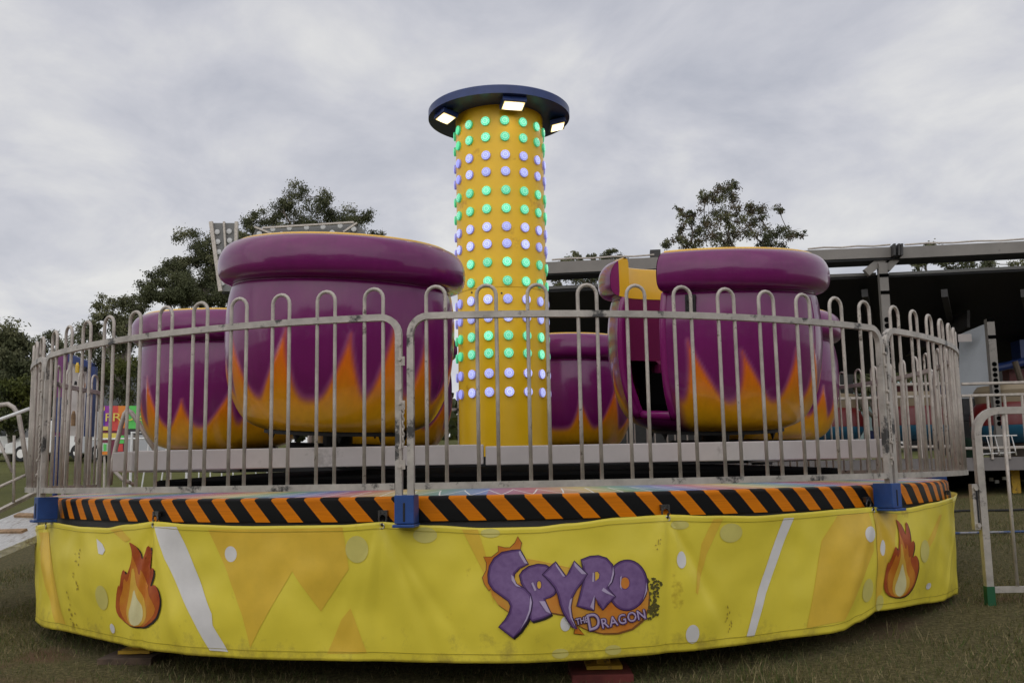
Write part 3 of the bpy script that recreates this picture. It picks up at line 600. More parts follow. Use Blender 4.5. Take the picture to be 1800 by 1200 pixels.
# ------------------------------------------------------------------ fence panels
def fence_panel(hinge=True):
    RF = 4.0; root = thing('fence_panel', (0, 0, 0), 'x', 'fence panel', 'curved hooped fence panels round the ride')
    def P(a, z, dr=0): a = R_(a); r = RF+dr; return Vector((r*math.sin(a), RF-r*math.cos(a), z))
    def rad(a): a = R_(a); return Vector((math.sin(a), -math.cos(a), 0))
    A = 22.03; rr = .10; da = math.degrees(rr/RF)
    def post(sg):
        path, ref = [P(sg*A, .985), P(sg*A, 1.3), P(sg*A, 2.057-rr)], []
        for q in range(1, 7): an = q*math.pi/12; path.append(P(sg*(A-da*(1-math.cos(an))), 2.057-rr+rr*math.sin(an)))
        return path
    lp = post(-1); mid = [P(-A+da+(2*A-2*da)*i/24, 2.057) for i in range(1, 24)]; rp = post(1)[::-1]
    path = lp+mid+rp; refs = [(rad(math.degrees(math.atan2(p.x, RF-p.y)))) for p in path]
    b = MB(); b.sq(path, .036, refs); b.build('frame', M['rail'], root, smooth='auto')
    b = MB(); bp = [P(-A+.3+(2*A-.6)*i/24, 1.134) for i in range(25)]; b.sq(bp, .036, [rad(math.degrees(math.atan2(p.x, RF-p.y))) for p in bp]); b.build('bottom_rail', M['rail'], root, smooth='auto')
    for k in range(-5, 6):
        c = 4*k; h = .765; hr = R_(h)*RF
        path = [P(c-h, 1.15), P(c-h, 1.6), P(c-h, 2.1), P(c-h, 2.22-hr)]+[P(c-h*math.cos(q*math.pi/8), 2.22-hr+hr*math.sin(q*math.pi/8)) for q in range(1, 8)]+[P(c+h, 2.22-hr), P(c+h, 2.1), P(c+h, 1.6), P(c+h, 1.15)]
        b = MB(); b.tube(path, .0105, 8, refs=[rad(c)]*len(path)); b.build('hoop', M['galv'], root, smooth=True)
    hb = MB()
    for z, ln in ((1.86, .16), (1.62, .13), (1.30, .12)):
        hb.box(P(22.22, z, .012), (.016, .02, ln), rz=R_(22.5)); hb.box(P(22.36, z-.05, .02), (.03, .012, .05), rz=R_(22.5))
    for z in (1.90, 1.82, 1.66, 1.58, 1.34, 1.24): hb.tube([P(22.2, z, .02), P(22.2, z, .036)], .009, 8)
    for i in range(12):
        z = 1.57-.02*i; c = P(22.42, z, .022); e1 = rad(22.5) if i % 2 else Vector((1, 0, 0)); hb.tube([c+e1*.007*math.cos(q*math.pi/4)+Vector((0, 0, .015*math.sin(q*math.pi/4))) for q in range(8)], .003, 5, closed=True)
    hb.bar(P(22.24, 1.2, .02), P(22.24, 1.96, .02), .008, .01)
    hb.build('hinge', M['chrome'] if False else M['galv'], root, smooth='auto')
    return root
fp = fence_panel()
FLAB = {0: 'curved hooped steel fence panel across the front of the yellow column', 7: 'curved hooped fence panel across the tall pot, left of the front hinge', 1: 'hooped fence panel curving away at the right end of the platform', 6: 'hooped fence panel seen edge on at the far left end of the platform', 2: 'hooped fence panel at the back right, seen through the front bars', 3: 'hooped fence panel at the back of the platform behind the doorway pot', 4: 'hooped fence panel at the very back, glimpsed under the tall pot'}
for k in (0, 1, 2, 3, 4, 6, 7):
    a = R_(16.02+45*k); o = fp if k == 0 else copy_tree(fp); o.location = (4*math.sin(a), -4*math.cos(a), 0); o.rotation_euler = (0, 0, a); o['label'] = FLAB[k]

# ------------------------------------------------------------------ yellow column with lamps
TX, TR = .05, .43
col = thing('lamp_column', (TX, 0, 1.1), 'tall yellow ride column studded with green and violet lamps under a navy disc', 'ride column')
b = MB(); b.lathe([(TR, 0), (TR, 1.795)], 96); b.lathe([(TR-.004, 1.795), (TR-.004, 1.80)], 96); b.lathe([(TR+.001, 1.80), (TR+.001, 3.56)], 96)
b.build('column_body', M['yellow'], col, smooth='auto')
b = MB(); b.lathe([(.38, 3.56), (.66, 3.56), (.70, 3.565), (.70, 3.64), (.69, 3.65), (0, 3.65)], 96); b.build('cap_disc', M['navy'], col, smooth='auto')
b = MB()
for k in range(10): a = k*.62; b.tube([(TR*math.sin(a)*1.003, -TR*math.cos(a)*1.003, 1.74+.03*(k % 2)), (TR*math.sin(a)*1.012, -TR*math.cos(a)*1.012, 1.74+.03*(k % 2))], .009, 8)
b.build('seam_bolt', M['darkgrey'], col)
flood = mat('floodlight_glow', (1, 1, 1), .4, emit=(1, .86, .55), estr=6.)
ft = flood.node_tree; fb = ft.nodes['Principled BSDF']; fc_ = ft.nodes.new('ShaderNodeTexCoord'); fs_ = ft.nodes.new('ShaderNodeSeparateXYZ'); ft.links.new(fc_.outputs['Generated'], fs_.inputs[0])
def fm(op, a_, b_):
    x_ = ft.nodes.new('ShaderNodeMath'); x_.operation = op
    for i_, q_ in enumerate((a_, b_)):
        if isinstance(q_, (int, float)): x_.inputs[i_].default_value = q_
        else: ft.links.new(q_, x_.inputs[i_])
    return x_.outputs[0]
ed_ = fm('MULTIPLY', fm('MULTIPLY', fs_.outputs[0], fm('SUBTRACT', 1., fs_.outputs[0])), fm('MULTIPLY', fs_.outputs[1], fm('SUBTRACT', 1., fs_.outputs[1])))
fr_ = ft.nodes.new('ShaderNodeValToRGB'); ft.links.new(fm('MULTIPLY', ed_, 16.), fr_.inputs[0]); fr_.color_ramp.elements[0].color = (.17, .115, .035, 1); fr_.color_ramp.elements[1].position = .6; fr_.color_ramp.elements[1].color = (1, .88, .62, 1); ft.links.new(fr_.outputs[0], fb.inputs['Emission Color'])
for a, z in ((R_(14), 0), (R_(-62), 0), (R_(92), 0), (R_(180), 0)):
    b = MB(); b.box((0, 0, 0), (.23, .16, .05)); b.box((0, .05, .03), (.05, .02, .05)); o = b.build('floodlight', M['navy'], col, bevel=.006)
    o.location = (.575*math.sin(a), -.575*math.cos(a), 3.515); o.rotation_euler = (R_(-14), 0, a)
    b = MB(); b.box((0, 0, -.0275), (.195, .125, .004)); b.build('lamp_glass', flood, o)
def bulb_mat(name, c, hot):
    m = bpy.data.materials.new(name); m.use_nodes = True; t = m.node_tree; n = t.nodes; l = t.links; b = n['Principled BSDF']; b.inputs['Roughness'].default_value = .2
    tcn = n.new('ShaderNodeTexCoord'); s = n.new('ShaderNodeSeparateXYZ'); l.new(tcn.outputs['Object'], s.inputs[0])
    def mth(op, *a):
        x = n.new('ShaderNodeMath'); x.operation = op
        for i, q in enumerate(a):
            if isinstance(q, (int, float)): x.inputs[i].default_value = q
            else: l.new(q, x.inputs[i])
        return x.outputs[0]
    an = mth('ARCTAN2', s.outputs[2], s.outputs[0]); r = mth('SQRT', mth('ADD', mth('MULTIPLY', s.outputs[0], s.outputs[0]), mth('MULTIPLY', s.outputs[2], s.outputs[2])))
    pet = mth('POWER', mth('ABSOLUTE', mth('COSINE', mth('ADD', mth('MULTIPLY', an, 5.), mth('MULTIPLY', r, 60.)))), 1.6)
    ring = mth('MULTIPLY', pet, mth('LESS_THAN', r, .040))
    dots = mth('MULTIPLY', ring, mth('ADD', .45, mth('MULTIPLY', .55, mth('COSINE', mth('MULTIPLY', r, 300.)))))
    mx = n.new('ShaderNodeMixRGB'); l.new(dots, mx.inputs[0]); mx.inputs[1].default_value = (*c, 1); mx.inputs[2].default_value = (*hot, 1)
    b.inputs['Base Color'].default_value = (*[q*.5 for q in c], 1); l.new(mx.outputs[0], b.inputs['Emission Color']); oi = n.new('ShaderNodeObjectInfo'); l.new(mth('ADD', .58, mth('MULTIPLY', oi.outputs['Random'], .42)), b.inputs['Emission Strength'])
    return m
BM = {'g': bulb_mat('green_lamp', (.10, .72, .38), (.8, 1.25, 1.05)), 'v': bulb_mat('violet_lamp', (.38, .40, .88), (.95, 1.05, 1.4))}
rimm = {'g': mat('green_lamp_rim', (.10, .45, .25), .3, emit=(.05, .4, .17), estr=.5), 'v': mat('violet_lamp_rim', (.25, .25, .5), .3, emit=(.18, .17, .5), estr=.5)}
def bulb_mesh(k):
    b = MB(); nn = 20
    def ringv(r, y): 
        i = len(b.v); b.v.extend(Vector((r*math.cos(q*2*math.pi/nn), y, r*math.sin(q*2*math.pi/nn))) for q in range(nn)); return i
    rs = [(.043, 0, 1), (.045, -.010, 1), (.0435, -.018, 1), (.039, -.022, 0), (.026, -.025, 0), (.008, -.026, 0)]; ids = [ringv(r, y) for r, y, _ in rs]
    for (i, j, q) in zip(ids, ids[1:], rs[1:]):
        for u in range(nn): v = (u+1) % nn; b.f.append((i+u, i+v, j+v, j+u)); b.m.append(1 if q[2] else 0)
    b.f.append(tuple(ids[-1]+u for u in range(nn))); b.m.append(0)
    o = b.build('lamp', [BM[k], rimm[k]], None, smooth='auto'); return o
proto = {k: bulb_mesh(k) for k in 'gv'}
rows_z = [4.499, 4.342, 4.164, 4.003, 3.821, 3.645, 3.471, 3.308, 3.135, 2.957, 2.786, 2.616, 2.446, 2.283, 2.099, 1.927]
rest = MB(); used = {'g': 0, 'v': 0}; restm = []
for ri, z in enumerate(rows_z):
    k = 'g' if (ri//2) % 2 == 0 else 'v'
    for ci in range(15):
        deg = 7.4+24*ci; deg = deg-360 if deg > 180 else deg; a = R_(deg)
        mt = Matrix.Translation((TR*math.sin(a), -TR*math.cos(a), z-1.1)) @ Matrix.Rotation(a, 4, 'Z')
        if -45 < deg < 82 or (deg < 0 and deg > -70 and ri in (4, 5, 6, 7)):
            o = proto[k] if not used[k] else proto[k].copy()
            if used[k]: sc.collection.objects.link(o)
            used[k] += 1; o.parent = col; o.location = mt.translation; o.rotation_euler = (0, 0, a)
        else: restm.append((k, mt))
print('individual lamps', used)
pieces = {}
me_mats = [BM['g'], rimm['g'], BM['v'], rimm['v']]
for k, mt in restm:
    src = proto[k].data; base = len(rest.v)
    for v in src.vertices: rest.v.append(mt @ v.co)
    for p in src.polygons: rest.f.append(tuple(base+i for i in p.vertices)); rest.m.append(p.material_index+(2 if k == 'v' else 0))
flatmats = [mat('green_lamp_side', (.03, .3, .12), .3, emit=(.10, .75, .36), estr=.8), rimm['g'], mat('violet_lamp_side', (.15, .15, .4), .3, emit=(.36, .38, .95), estr=.8), rimm['v']]
o = rest.build('side_lamps', flatmats, col, smooth='auto'); o['kind'] = 'stuff'

# ------------------------------------------------------------------ the pots
PROF = [(.57,0),(.68,.05),(.755,.14),(.825,.30),(.862,.47),(.88,.66),(.878,.84),(.862,.98),(.845,1.055),(.838,1.068),(.834,1.076),(.840,1.084),(.870,1.09),(.915,1.108),(.945,1.15),(.953,1.215),(.945,1.28),(.92,1.335),(.885,1.372),(.845,1.39),(.825,1.394)]
SC = .95
def spl(p, n):
    o = []
    for i in range(len(p)-1):
        p0, p1, p2, p3 = p[max(i-1, 0)], p[i], p[i+1], p[min(i+2, len(p)-1)]
        for k in range(n):
            t = k/n; o.append(tuple(.5*((2*b_)+(-a_+c_)*t+(2*a_-5*b_+4*c_-d_)*t*t+(-a_+3*b_-3*c_+d_)*t**3) for a_, b_, c_, d_ in zip(p0, p1, p2, p3)))
    return o+[p[-1]]
NEWP = [(r*SC, z*SC) for r, z in spl(PROF[:10], 7)[:-1]+spl(PROF[9:], 4)]
def paint_mat():
    m = bpy.data.materials.new('pot_gelcoat'); m.use_nodes = True; t = m.node_tree; n = t.nodes; l = t.links; b = n['Principled BSDF']
    at_ = n.new('ShaderNodeVertexColor'); at_.layer_name = 'paint'
    tcs = n.new('ShaderNodeTexCoord'); sc1 = n.new('ShaderNodeTexNoise'); sc1.inputs['Scale'].default_value = 5; sc1.inputs['Detail'].default_value = 8; sc1.inputs['Roughness'].default_value = .7; l.new(tcs.outputs['Object'], sc1.inputs[0])
    mps = n.new('ShaderNodeMapping'); mps.inputs['Scale'].default_value = (1, 1, .12); l.new(tcs.outputs['Object'], mps.inputs[0]); sc2 = n.new('ShaderNodeTexNoise'); sc2.inputs['Scale'].default_value = 22; sc2.inputs['Detail'].default_value = 6; l.new(mps.outputs[0], sc2.inputs[0])
    mm1 = n.new('ShaderNodeMath'); mm1.operation = 'MULTIPLY'; l.new(sc1.outputs[0], mm1.inputs[0]); l.new(sc2.outputs[0], mm1.inputs[1])
    rs = n.new('ShaderNodeValToRGB'); rs.color_ramp.elements[0].position = .14; rs.color_ramp.elements[0].color = (.90, .90, .90, 1); rs.color_ramp.elements[1].position = .36; rs.color_ramp.elements[1].color = (1.05, 1.05, 1.05, 1); l.new(mm1.outputs[0], rs.inputs[0])
    mxs = n.new('ShaderNodeMixRGB'); mxs.blend_type = 'MULTIPLY'; mxs.inputs[0].default_value = 1; l.new(at_.outputs[0], mxs.inputs[1]); l.new(rs.outputs[0], mxs.inputs[2]); l.new(mxs.outputs[0], b.inputs['Base Color'])
    rr2 = n.new('ShaderNodeMapRange'); rr2.inputs[3].default_value = .03; rr2.inputs[4].default_value = .16; l.new(sc1.outputs[0], rr2.inputs[0]); l.new(rr2.outputs[0], b.inputs['Coat Roughness'])
    b.inputs['Roughness'].default_value = .3; b.inputs['Coat Weight'].default_value = .55; b.inputs['Coat Roughness'].default_value = .05; b.inputs['Specular IOR Level'].default_value = .25
    tcn = n.new('ShaderNodeTexCoord'); x = n.new('ShaderNodeTexNoise'); x.inputs['Scale'].default_value = 3.; x.inputs['Detail'].default_value = 3; l.new(tcn.outputs['Object'], x.inputs[0])
    bp = n.new('ShaderNodeBump'); bp.inputs['Strength'].default_value = .12; bp.inputs['Distance'].default_value = .02; l.new(x.outputs[0], bp.inputs['Height']); l.new(bp.outputs[0], b.inputs['Coat Normal'])
    return m
PAINT = paint_mat()
def flames(seed):
    rr = random.Random(seed); fl = []; a = 0
    while a < 2*math.pi-.2:
        wd = rr.uniform(.37, .50); fl.append((a+wd/2, rr.choice((rr.uniform(.46, .58), rr.uniform(.58, .76))), wd*.60, rr.uniform(-.2, .2))); a += wd
    return fl
PUR = (.155, .008, .102)
def paint(fl, a, z):
    ds = []
    for c, h, wd, ln in fl:
        v = (z-.02)/h; da = (a-c-ln*max(0, v)**1.4+math.pi) % (2*math.pi)-math.pi
        if v > 1.3: continue
        d = wd*1.12*max(0, 1-v)**(1.35) - abs(da); d *= .85
        if v > 1: d -= (v-1)*h*2
        ds.append(d)
    ds.append((.205-z)*.6); best = math.log(sum(math.exp(q*38) for q in ds))/38
    k = min(1, max(0, (best+.018)/.045)); k = k*k*(3-2*k)
    q = min(1, max(0, z/.5)); q2 = min(1, max(0, best/.12))
    org_ = (.70, .13+.15*(1-q)*.8+.06*q2, .005); yel = (.74, .40, .012); f = max(0, 1-z/.34)
    fc = tuple(o*(1-f)+y*f for o, y in zip(org_, yel))
    ed = math.exp(-((best+.012)/.012)**2)*.8
    bgc = tuple(p*(1-ed)+e_*ed for p, e_ in zip(PUR, (.27, .06, .17)))
    return tuple(x*(1-k)+y*k for x, y in zip(bgc, fc)), k
def shell(name, root, seed, door=None, n=300):
    """outer skin; door=(a0,a1,sill) leaves an opening"""
    fl = flames(seed); b = MB(); cols = []; kk = len(NEWP)
    if door:
        a0, a1, sill = door; an = [a1+(a0+2*math.pi-a1)*j/n for j in range(n+1)]
        # below the sill the skin runs through under the doorway
    else: an = [2*math.pi*j/n for j in range(n)]
    for a in an:
        for r, z in NEWP:
            c, k = paint(fl, a % (2*math.pi), z) if z < 1.03*SC else (PUR, 0)
            if door and z < .95:
                g_ = min(abs((a-a0+math.pi) % (2*math.pi)-math.pi), abs((a-a1+math.pi) % (2*math.pi)-math.pi)); 
                if g_ < .16: w_ = g_/.16; w_ = w_**2; c = tuple(x*w_+y*(1-w_) for x, y in zip(c, PUR)); k *= w_
            rr = r+.010*k; b.v.append(Vector((rr*math.sin(a), -rr*math.cos(a), z))); cols.append((*c, 1))
    J = len(an)
    for j in range(J if not door else J-1):
        j2 = (j+1) % J
        for q in range(kk-1): b.f.append((j*kk+q, j2*kk+q, j2*kk+q+1, j*kk+q+1)); b.m.append(0)
    if door:
        ks = max(i for i in range(kk) if NEWP[i][1] <= sill); base = len(b.v); m_n = 12
        for j in range(m_n+1):
            a = a0+(a1-a0)*j/m_n
            for r, z in NEWP[:ks+1]: b.v.append(Vector((r*math.sin(a), -r*math.cos(a), z))); cols.append((*PUR, 1))
        for j in range(m_n):
            for q in range(ks): i = base+j*(ks+1)+q; b.f.append((i, i+ks+1, i+ks+2, i+1)); b.m.append(0)
    o = b.build('pot_body', PAINT, root, smooth=True)
    ca = o.data.color_attributes.new('paint', 'FLOAT_COLOR', 'POINT')
    for i, c in enumerate(cols): ca.data[i].color = c
    return o
def lin(door, pr_, m, name, root, n=128):
    b = MB()
    if door: b.lathe([(r*SC, z*SC) for r, z in pr_], n, 0, a0=door[1], a1=door[0]+2*math.pi)
    else: b.lathe([(r*SC, z*SC) for r, z in pr_], n)
    return b.build(name, m, root, smooth='auto')
seat_m = mat('purple_seat', (.17, .014, .075), .35, coat=.2)
def pot(loc, tilt, label, seed, door=None, spin=0):
    root = thing('pot_car', loc, label, 'ride car', 'purple cauldron ride cars', rot=(tilt[0], tilt[1], 0))
    shell('pot_body', root, seed, door)
    b = MB()
    for a_ in ((1.25, 1.25+math.pi) if not door else (.9, 4.2)):
        b.tube([((r_+.001)*math.sin(a_), -(r_+.001)*math.cos(a_), z_) for r_, z_ in [p_ for p_ in NEWP if p_[1] < 1.0][::2]], .0035, 5)
    b.build('mould_seam', M['purple'], root)
    lin(door, [(.835, 1.385), (.832, 1.398), (.815, 1.408), (.795, 1.40), (.785, 1.36), (.78, 1.13)], M['lipyel'], 'rim_lip', root)
    lin(door, [(.785, 1.13), (.80, 1.0), (.82, .7), (.81, .56)], seat_m, 'inner_wall', root)
    lin(door, [(.815, .57), (.55, .56), (.52, .535), (.52, .44)], seat_m, 'bench_seat', root)
    b = MB(); b.lathe([(.56, .44), (.60, .2), (.55, .08), (0, .07)], 48); b.build('floor', M['matblack'], root)  # black colour stands in for the unlit foot well below the bench
    b = MB(); b.lathe([(.0, -.005), (.56*SC, -.005), (.56*SC, -.03), (.0, -.03)], 64)
    for k in range(10):
        a = k*.628+.2; c = Vector((.5*math.sin(a), -.5*math.cos(a), -.03)); b.tube([c, c+Vector((0, 0, -.05))], [.022, .004], 4)
    b.tube([(0, 0, -.03), (0, 0, -.25)], .11, 20); b.box((0, 0, -.14), (.7, .12, .07)); b.build('base_plate', M['black'], root)
    if door:
        for nm, a, s in (('door_jamb', door[0], 1), ('door_jamb', door[1], -1)):
            b = MB()
            outer = [(r, z) for r, z in NEWP if z >= door[2]]; inn = [(.832, 1.398), (.795, 1.40), (.785, 1.36), (.78, 1.13), (.80, 1.0), (.80, .7), (.77, .4), (.70, .2), (.66, .11)]
            inn = [(r*SC, z*SC) for r, z in inn]
            def X(r, z, e=0): return Vector((r*math.sin(a), -r*math.cos(a), z))+Vector((math.cos(a), math.sin(a), 0))*e
            def inner_r(z):
                for (r1, z1), (r2, z2) in zip(inn, inn[1:]):
                    if z2 <= z <= z1: return r1+(r2-r1)*(z1-z)/(z1-z2+1e-9)
                return inn[0][0] if z > inn[0][1] else inn[-1][0]
            for (r1, z1), (r2, z2) in zip(outer, outer[1:]):
                m_ = 0 if z1 >= 1.07*SC else 1
                i1, i2 = inner_r(z1), inner_r(z2); e = s*.006
                k1, k2 = (min(r1, i1+.085), min(r2, i2+.085)) if m_ == 0 else (i1, i2)
                for q, mm_ in (([X(i1, z1, e), X(k1, z1, e), X(k2, z2, e), X(i2, z2, e)], 0), ([X(k1, z1, e), X(r1, z1, e), X(r2, z2, e), X(k2, z2, e)], 1)):
                    b.quad(q if s > 0 else q[::-1], mm_)
            b.build(nm, [M['lipyel'], M['purple']], root)
        for a_, sg_ in ((door[0], -1), (door[1], 1)):
            b = MB(); b.tube([((r_-.012)*math.sin(a_), -(r_-.012)*math.cos(a_), z_) for r_, z_ in [p_ for p_ in NEWP if door[2] <= p_[1] <= 1.03][::3]], .03, 10); b.build('door_lip', M['purple'], root, smooth=True)
        b = MB(); b.tube([(.655*math.sin(door[0]+(door[1]-door[0])*i/8), -.655*math.cos(door[0]+(door[1]-door[0])*i/8), door[2]+.02) for i in range(9)], .035, 10); b.build('door_lip', M['purple'], root, smooth=True)
        b = MB(); b.lathe([(.70*SC, door[2]), (.62*SC, door[2]+.004), (.60*SC, .1)], 12, a0=door[0], a1=door[1]); b.build('door_sill', M['purple'], root)
        b = MB(); a = door[1]+.26; c = Vector((.875*SC*math.sin(a), -.875*SC*math.cos(a), .925)); Mz = Matrix.Rotation(a, 3, 'Z')
        b.box(c, (.075, .03, .15), 0, M=Mz)
        for dz in (.035, -.035):
            p = c+Vector((math.sin(a), -math.cos(a), 0))*.015+Vector((0, 0, dz)); b.tube([p, p+Vector((math.sin(a), -math.cos(a), 0))*.02], [.026, .02], 12)
        b.build('door_latch', M['black'], root, smooth='auto', bevel=.004)
    return root
pot((-1.16, -2.06, 1.535), (.07, .045), 'tallest purple pot car with orange flames, nearest the camera left of the column', 3)
pot((1.743, -1.50, 1.525), (.10, 0), 'purple flame painted pot car with open doorway and yellow inside, right of the column', 8, door=(R_(-69), R_(-37), .10))
pot((-2.81, .66, 1.50), (.05, 0), 'leftmost purple pot car with short flames, half hidden behind the tallest pot', 5)
pot((.77, 2.75, 1.47), (0, 0), 'far purple pot car low behind the column and the doorway', 12)
pot((2.80, 1.25, 1.48), (0, 0), 'rightmost purple pot car, mostly hidden behind the pot with the doorway', 21)
pot((-1.41, 2.0, 1.48), (0, 0), 'back purple pot car, only its flames showing under the tallest pot', 30)
# ------------------------------------------------------------------ rotating frame under the pots
fr = thing('turning_frame', (0, 0, 1.25), 'grey aluminium box beam frame carrying the purple pots', 'ride frame')
b = MB(); b.box((-1.245, -2.6, .072), (2.35, .1, .135)); b.build('front_beam', M['alu'], fr, bevel=.006)
b = MB(); b.bar((-2.424, -2.6, .07), (-2.68, -2.28, .072), .1, .135); b.build('corner_beam', M['alu'], fr, bevel=.006)
b = MB(); b.box((1.325, -2.605, .062), (2.76, .1, .128)); b.build('front_beam', M['alu'], fr, bevel=.006)
for sx_ in (-2.66, 2.66):
    b = MB(); b.bar((sx_, -2.2, .06), (sx_, 2.4, .06), .1, .12); b.build('side_beam', M['alu'], fr, bevel=.006)
b = MB(); b.bar((-2.6, 2.45, .06), (2.6, 2.45, .06), .1, .12); b.build('back_beam', M['alu'], fr, bevel=.006)
b = MB()
for x, y in ((-1.16, -2.06), (1.743, -1.5), (-2.81, .66), (.77, 2.75), (2.8, 1.25), (-1.41, 2.0)): b.bar((0, 0, .02), (x, y, .05), .16, .1)
b.box((0, 0, 0), (2.6, 2.4, .16)); b.build('spider_arm', M['black'], fr)

# ------------------------------------------------------------------ entrance ramp and its rails on the left
rp_ = thing('entrance_ramp', at(63, 940, -1.75), 'silver tread plate ramp with timber cleats at the left end of the platform', 'ramp')
ro = rp_.location.copy()
A1, B1 = at(66, 886, -.55), at(66, 940, -1.75); A2, B2 = at(-70, 941, -.85), at(-70, 996, -2.05)
b = MB(); up = (A2-A1).cross(B1-A1).normalized(); up = up if up.z > 0 else -up
q = [A1, A2, B2, B1]; b.quad([p-ro for p in q]); b.quad([p-ro-up*.05 for p in q][::-1])
for i in range(4): b.quad([q[i]-ro, q[(i+1) % 4]-ro, q[(i+1) % 4]-ro-up*.05, q[i]-ro-up*.05])
b.build('tread_plate', M['tread'], rp_)
for f in (((30, 907), (63, 908)), ((-30, 937), (44, 935))):
    b = MB(); pl = []
    for px, py in f: r = ray(px, py); pl.append(CAM+r*((A1-CAM).dot(up)/r.dot(up))-ro+up*.012)
    b.bar(pl[0], pl[1], .05, .02, up=up); b.build('timber_cleat', M['timber'], rp_)
hr = thing('ramp_handrail', at(20, 960, -.45), 'grey tubular handrail beside the entrance ramp at far left', 'handrail'); ho = hr.location.copy()
def hp(*pts, Y=-.5): return [at(x, y, Y)-ho for x, y in pts]
b = MB(); b.tube(hp((-40, 716), (0, 712), (14, 710), (24, 716), (33, 730), (40, 770), (52, 850)), .022, 8); b.build('hoop_rail', M['galv'], hr, smooth=True)
b = MB(); b.tube(hp((-40, 754), (0, 737), (52, 718), Y=-.62), .016, 8); b.build('top_rail', M['white'], hr, smooth=True)
b = MB(); b.tube(hp((-40, 872), (0, 855), (46, 834)), .014, 8); b.tube(hp((25, 765), (24, 883)), .013, 8); b.tube(hp((-4, 770), (22, 830)), .014, 8); b.build('lower_rail', M['galv'], hr, smooth=True)
b = MB(); p = hp((-40, 914), (0, 897), (70, 862), Y=-.45); b.tube(p, .024, 4); b.build('base_rail', M['galv'], hr)

# ------------------------------------------------------------------ white show board with blue edge
bd = thing('show_board', (at(135, 700, 2.4).x, 2.4, zg(-5, 2.4)), 'white panel with dark blue border standing behind the left fence', 'board'); bo = bd.location.copy()
q = [at(x, y, 2.4)-bo for x, y in ((112, 765), (158, 767), (165, 645), (118, 627))]
def slab(b, q, th, m=0):
    nv = (q[1]-q[0]).cross(q[3]-q[0]).normalized()*th; b.quad(q, m); b.quad([p-nv for p in q][::-1], m)
    for i in range(4): b.quad([q[i], q[i]-nv, q[(i+1) % 4]-nv, q[(i+1) % 4]], m)
b = MB(); slab(b, q, .05); b.build('panel', mat('board_white', (.60, .56, .52), .6, dirt=(.3, .26, .24), dscale=3, dpos=.62), bd)
b = MB()
for i in (1, 2): b.bar(q[i]+Vector((0, -.03, 0)), q[(i+1) % 4]+Vector((0, -.03, 0)), .09, .08, up=(0, 1, 0))
b.build('border', M['navy'], bd)
b = MB(); rr = random.Random(2)
for x, y, w_, h_, m_ in ((136, 646, 7, 18, 0), (150, 648, 5, 9, 1), (133, 673, 5, 7, 1), (147, 676, 6, 9, 2), (145, 703, 3, 8, 1), (143, 728, 4, 10, 1), (120, 706, 4, 10, 1), (129, 735, 8, 26, 3)):
    b = MB(); c = at(x, y, 2.33)-bo; s_ = 11.6/1700; b.tube([c+Vector((0, 0, -h_*s_/2)), c+Vector((0, 0, h_*s_*.2)), c+Vector((0, 0, h_*s_/2))], [w_*s_/2, w_*s_*.5, w_*s_*.25], 8, m_); b.build('picture', [INK['orange'], M['black'], INK['amber'], M['timber']], bd)
b = MB()
for x in (114, 156): b = MB(); p = at(x, 765, 2.4)-bo; b.tube([p+Vector((0, .03, .4)), Vector((p.x, .03, -.05))], .03, 6); b.build('leg', M['galv'], bd)
pb = thing('purple_panel', (at(104, 700, 2.0).x, 2.0, zg(-5, 2)), 'narrow purple and blue panel left of the white show board', 'panel'); po = pb.location.copy()
q = [at(x, y, 2.0)-po for x, y in ((94, 765), (108, 768), (116, 622), (99, 618))]
b = MB(); slab(b, q, .06); b.build('purple_face', mat('purple_board', (.16, .03, .14), .5), pb)
b = MB(); b.bar((q[0]+q[1])/2+Vector((0, -.01, .45)), (q[0]+q[1])/2+Vector((0, -.01, .05)), .09, .03, up=(0, 1, 0)); b.tube([(q[0]+q[1])/2, Vector(((q[0]+q[1]).x/2, 0, -.05))], .03, 6); b.build('blue_foot', M['navy'], pb)

# ------------------------------------------------------------------ food sign, barriers and vehicles on the paddock at the left
YS = 14; p = at(240, 800, YS); fs = thing('food_sign', (p.x, YS, zg(p.x, YS)), 'bright frozen treats sign in purple red orange and green behind the left fence', 'sign'); fo = fs.location.copy()
def sq_(b, x0, y0, x1, y1, m, off=0, Y=YS):
    b.quad([at(x0, y1, Y-off)-fo, at(x1, y1, Y-off)-fo, at(x1, y0, Y-off)-fo, at(x0, y0, Y-off)-fo], m)
sg = [mat('sign_'+n_, c, .5) for n_, c in (('purple', (.28, .03, .34)), ('red', (.60, .06, .05)), ('orange', (.70, .22, .02)), ('green', (.10, .55, .10)), ('yellow', (.72, .58, .10)), ('maroon', (.16, .02, .05)), ('blue', (.06, .05, .35)), ('pale', (.5, .6, .5)), ('dark', (.03, .03, .03)))]
b = MB(); slab(b, [at(x, y, YS)-fo for x, y in ((178, 800), (222, 800), (222, 713), (178, 713))], .08, 5); sq_(b, 178, 713, 196, 752, 0, .01); sq_(b, 196, 713, 208, 752, 1, .01); sq_(b, 208, 713, 223, 752, 2, .01); sq_(b, 178, 722, 184, 748, 6, .02)
sq_(b, 178, 714, 184, 721, 4, .02); sq_(b, 196, 748, 210, 757, 1, .02); sq_(b, 178, 749, 190, 756, 4, .03); sq_(b, 180, 761, 207, 770, 4, .02); sq_(b, 178, 778, 190, 800, 7, .02); sq_(b, 182, 780, 187, 792, 3, .03); sq_(b, 178, 793, 190, 799, 2, .04); sq_(b, 207, 780, 216, 793, 1, .02); sq_(b, 207, 765, 218, 779, 3, .02)
b.build('picture_panel', sg, fs)
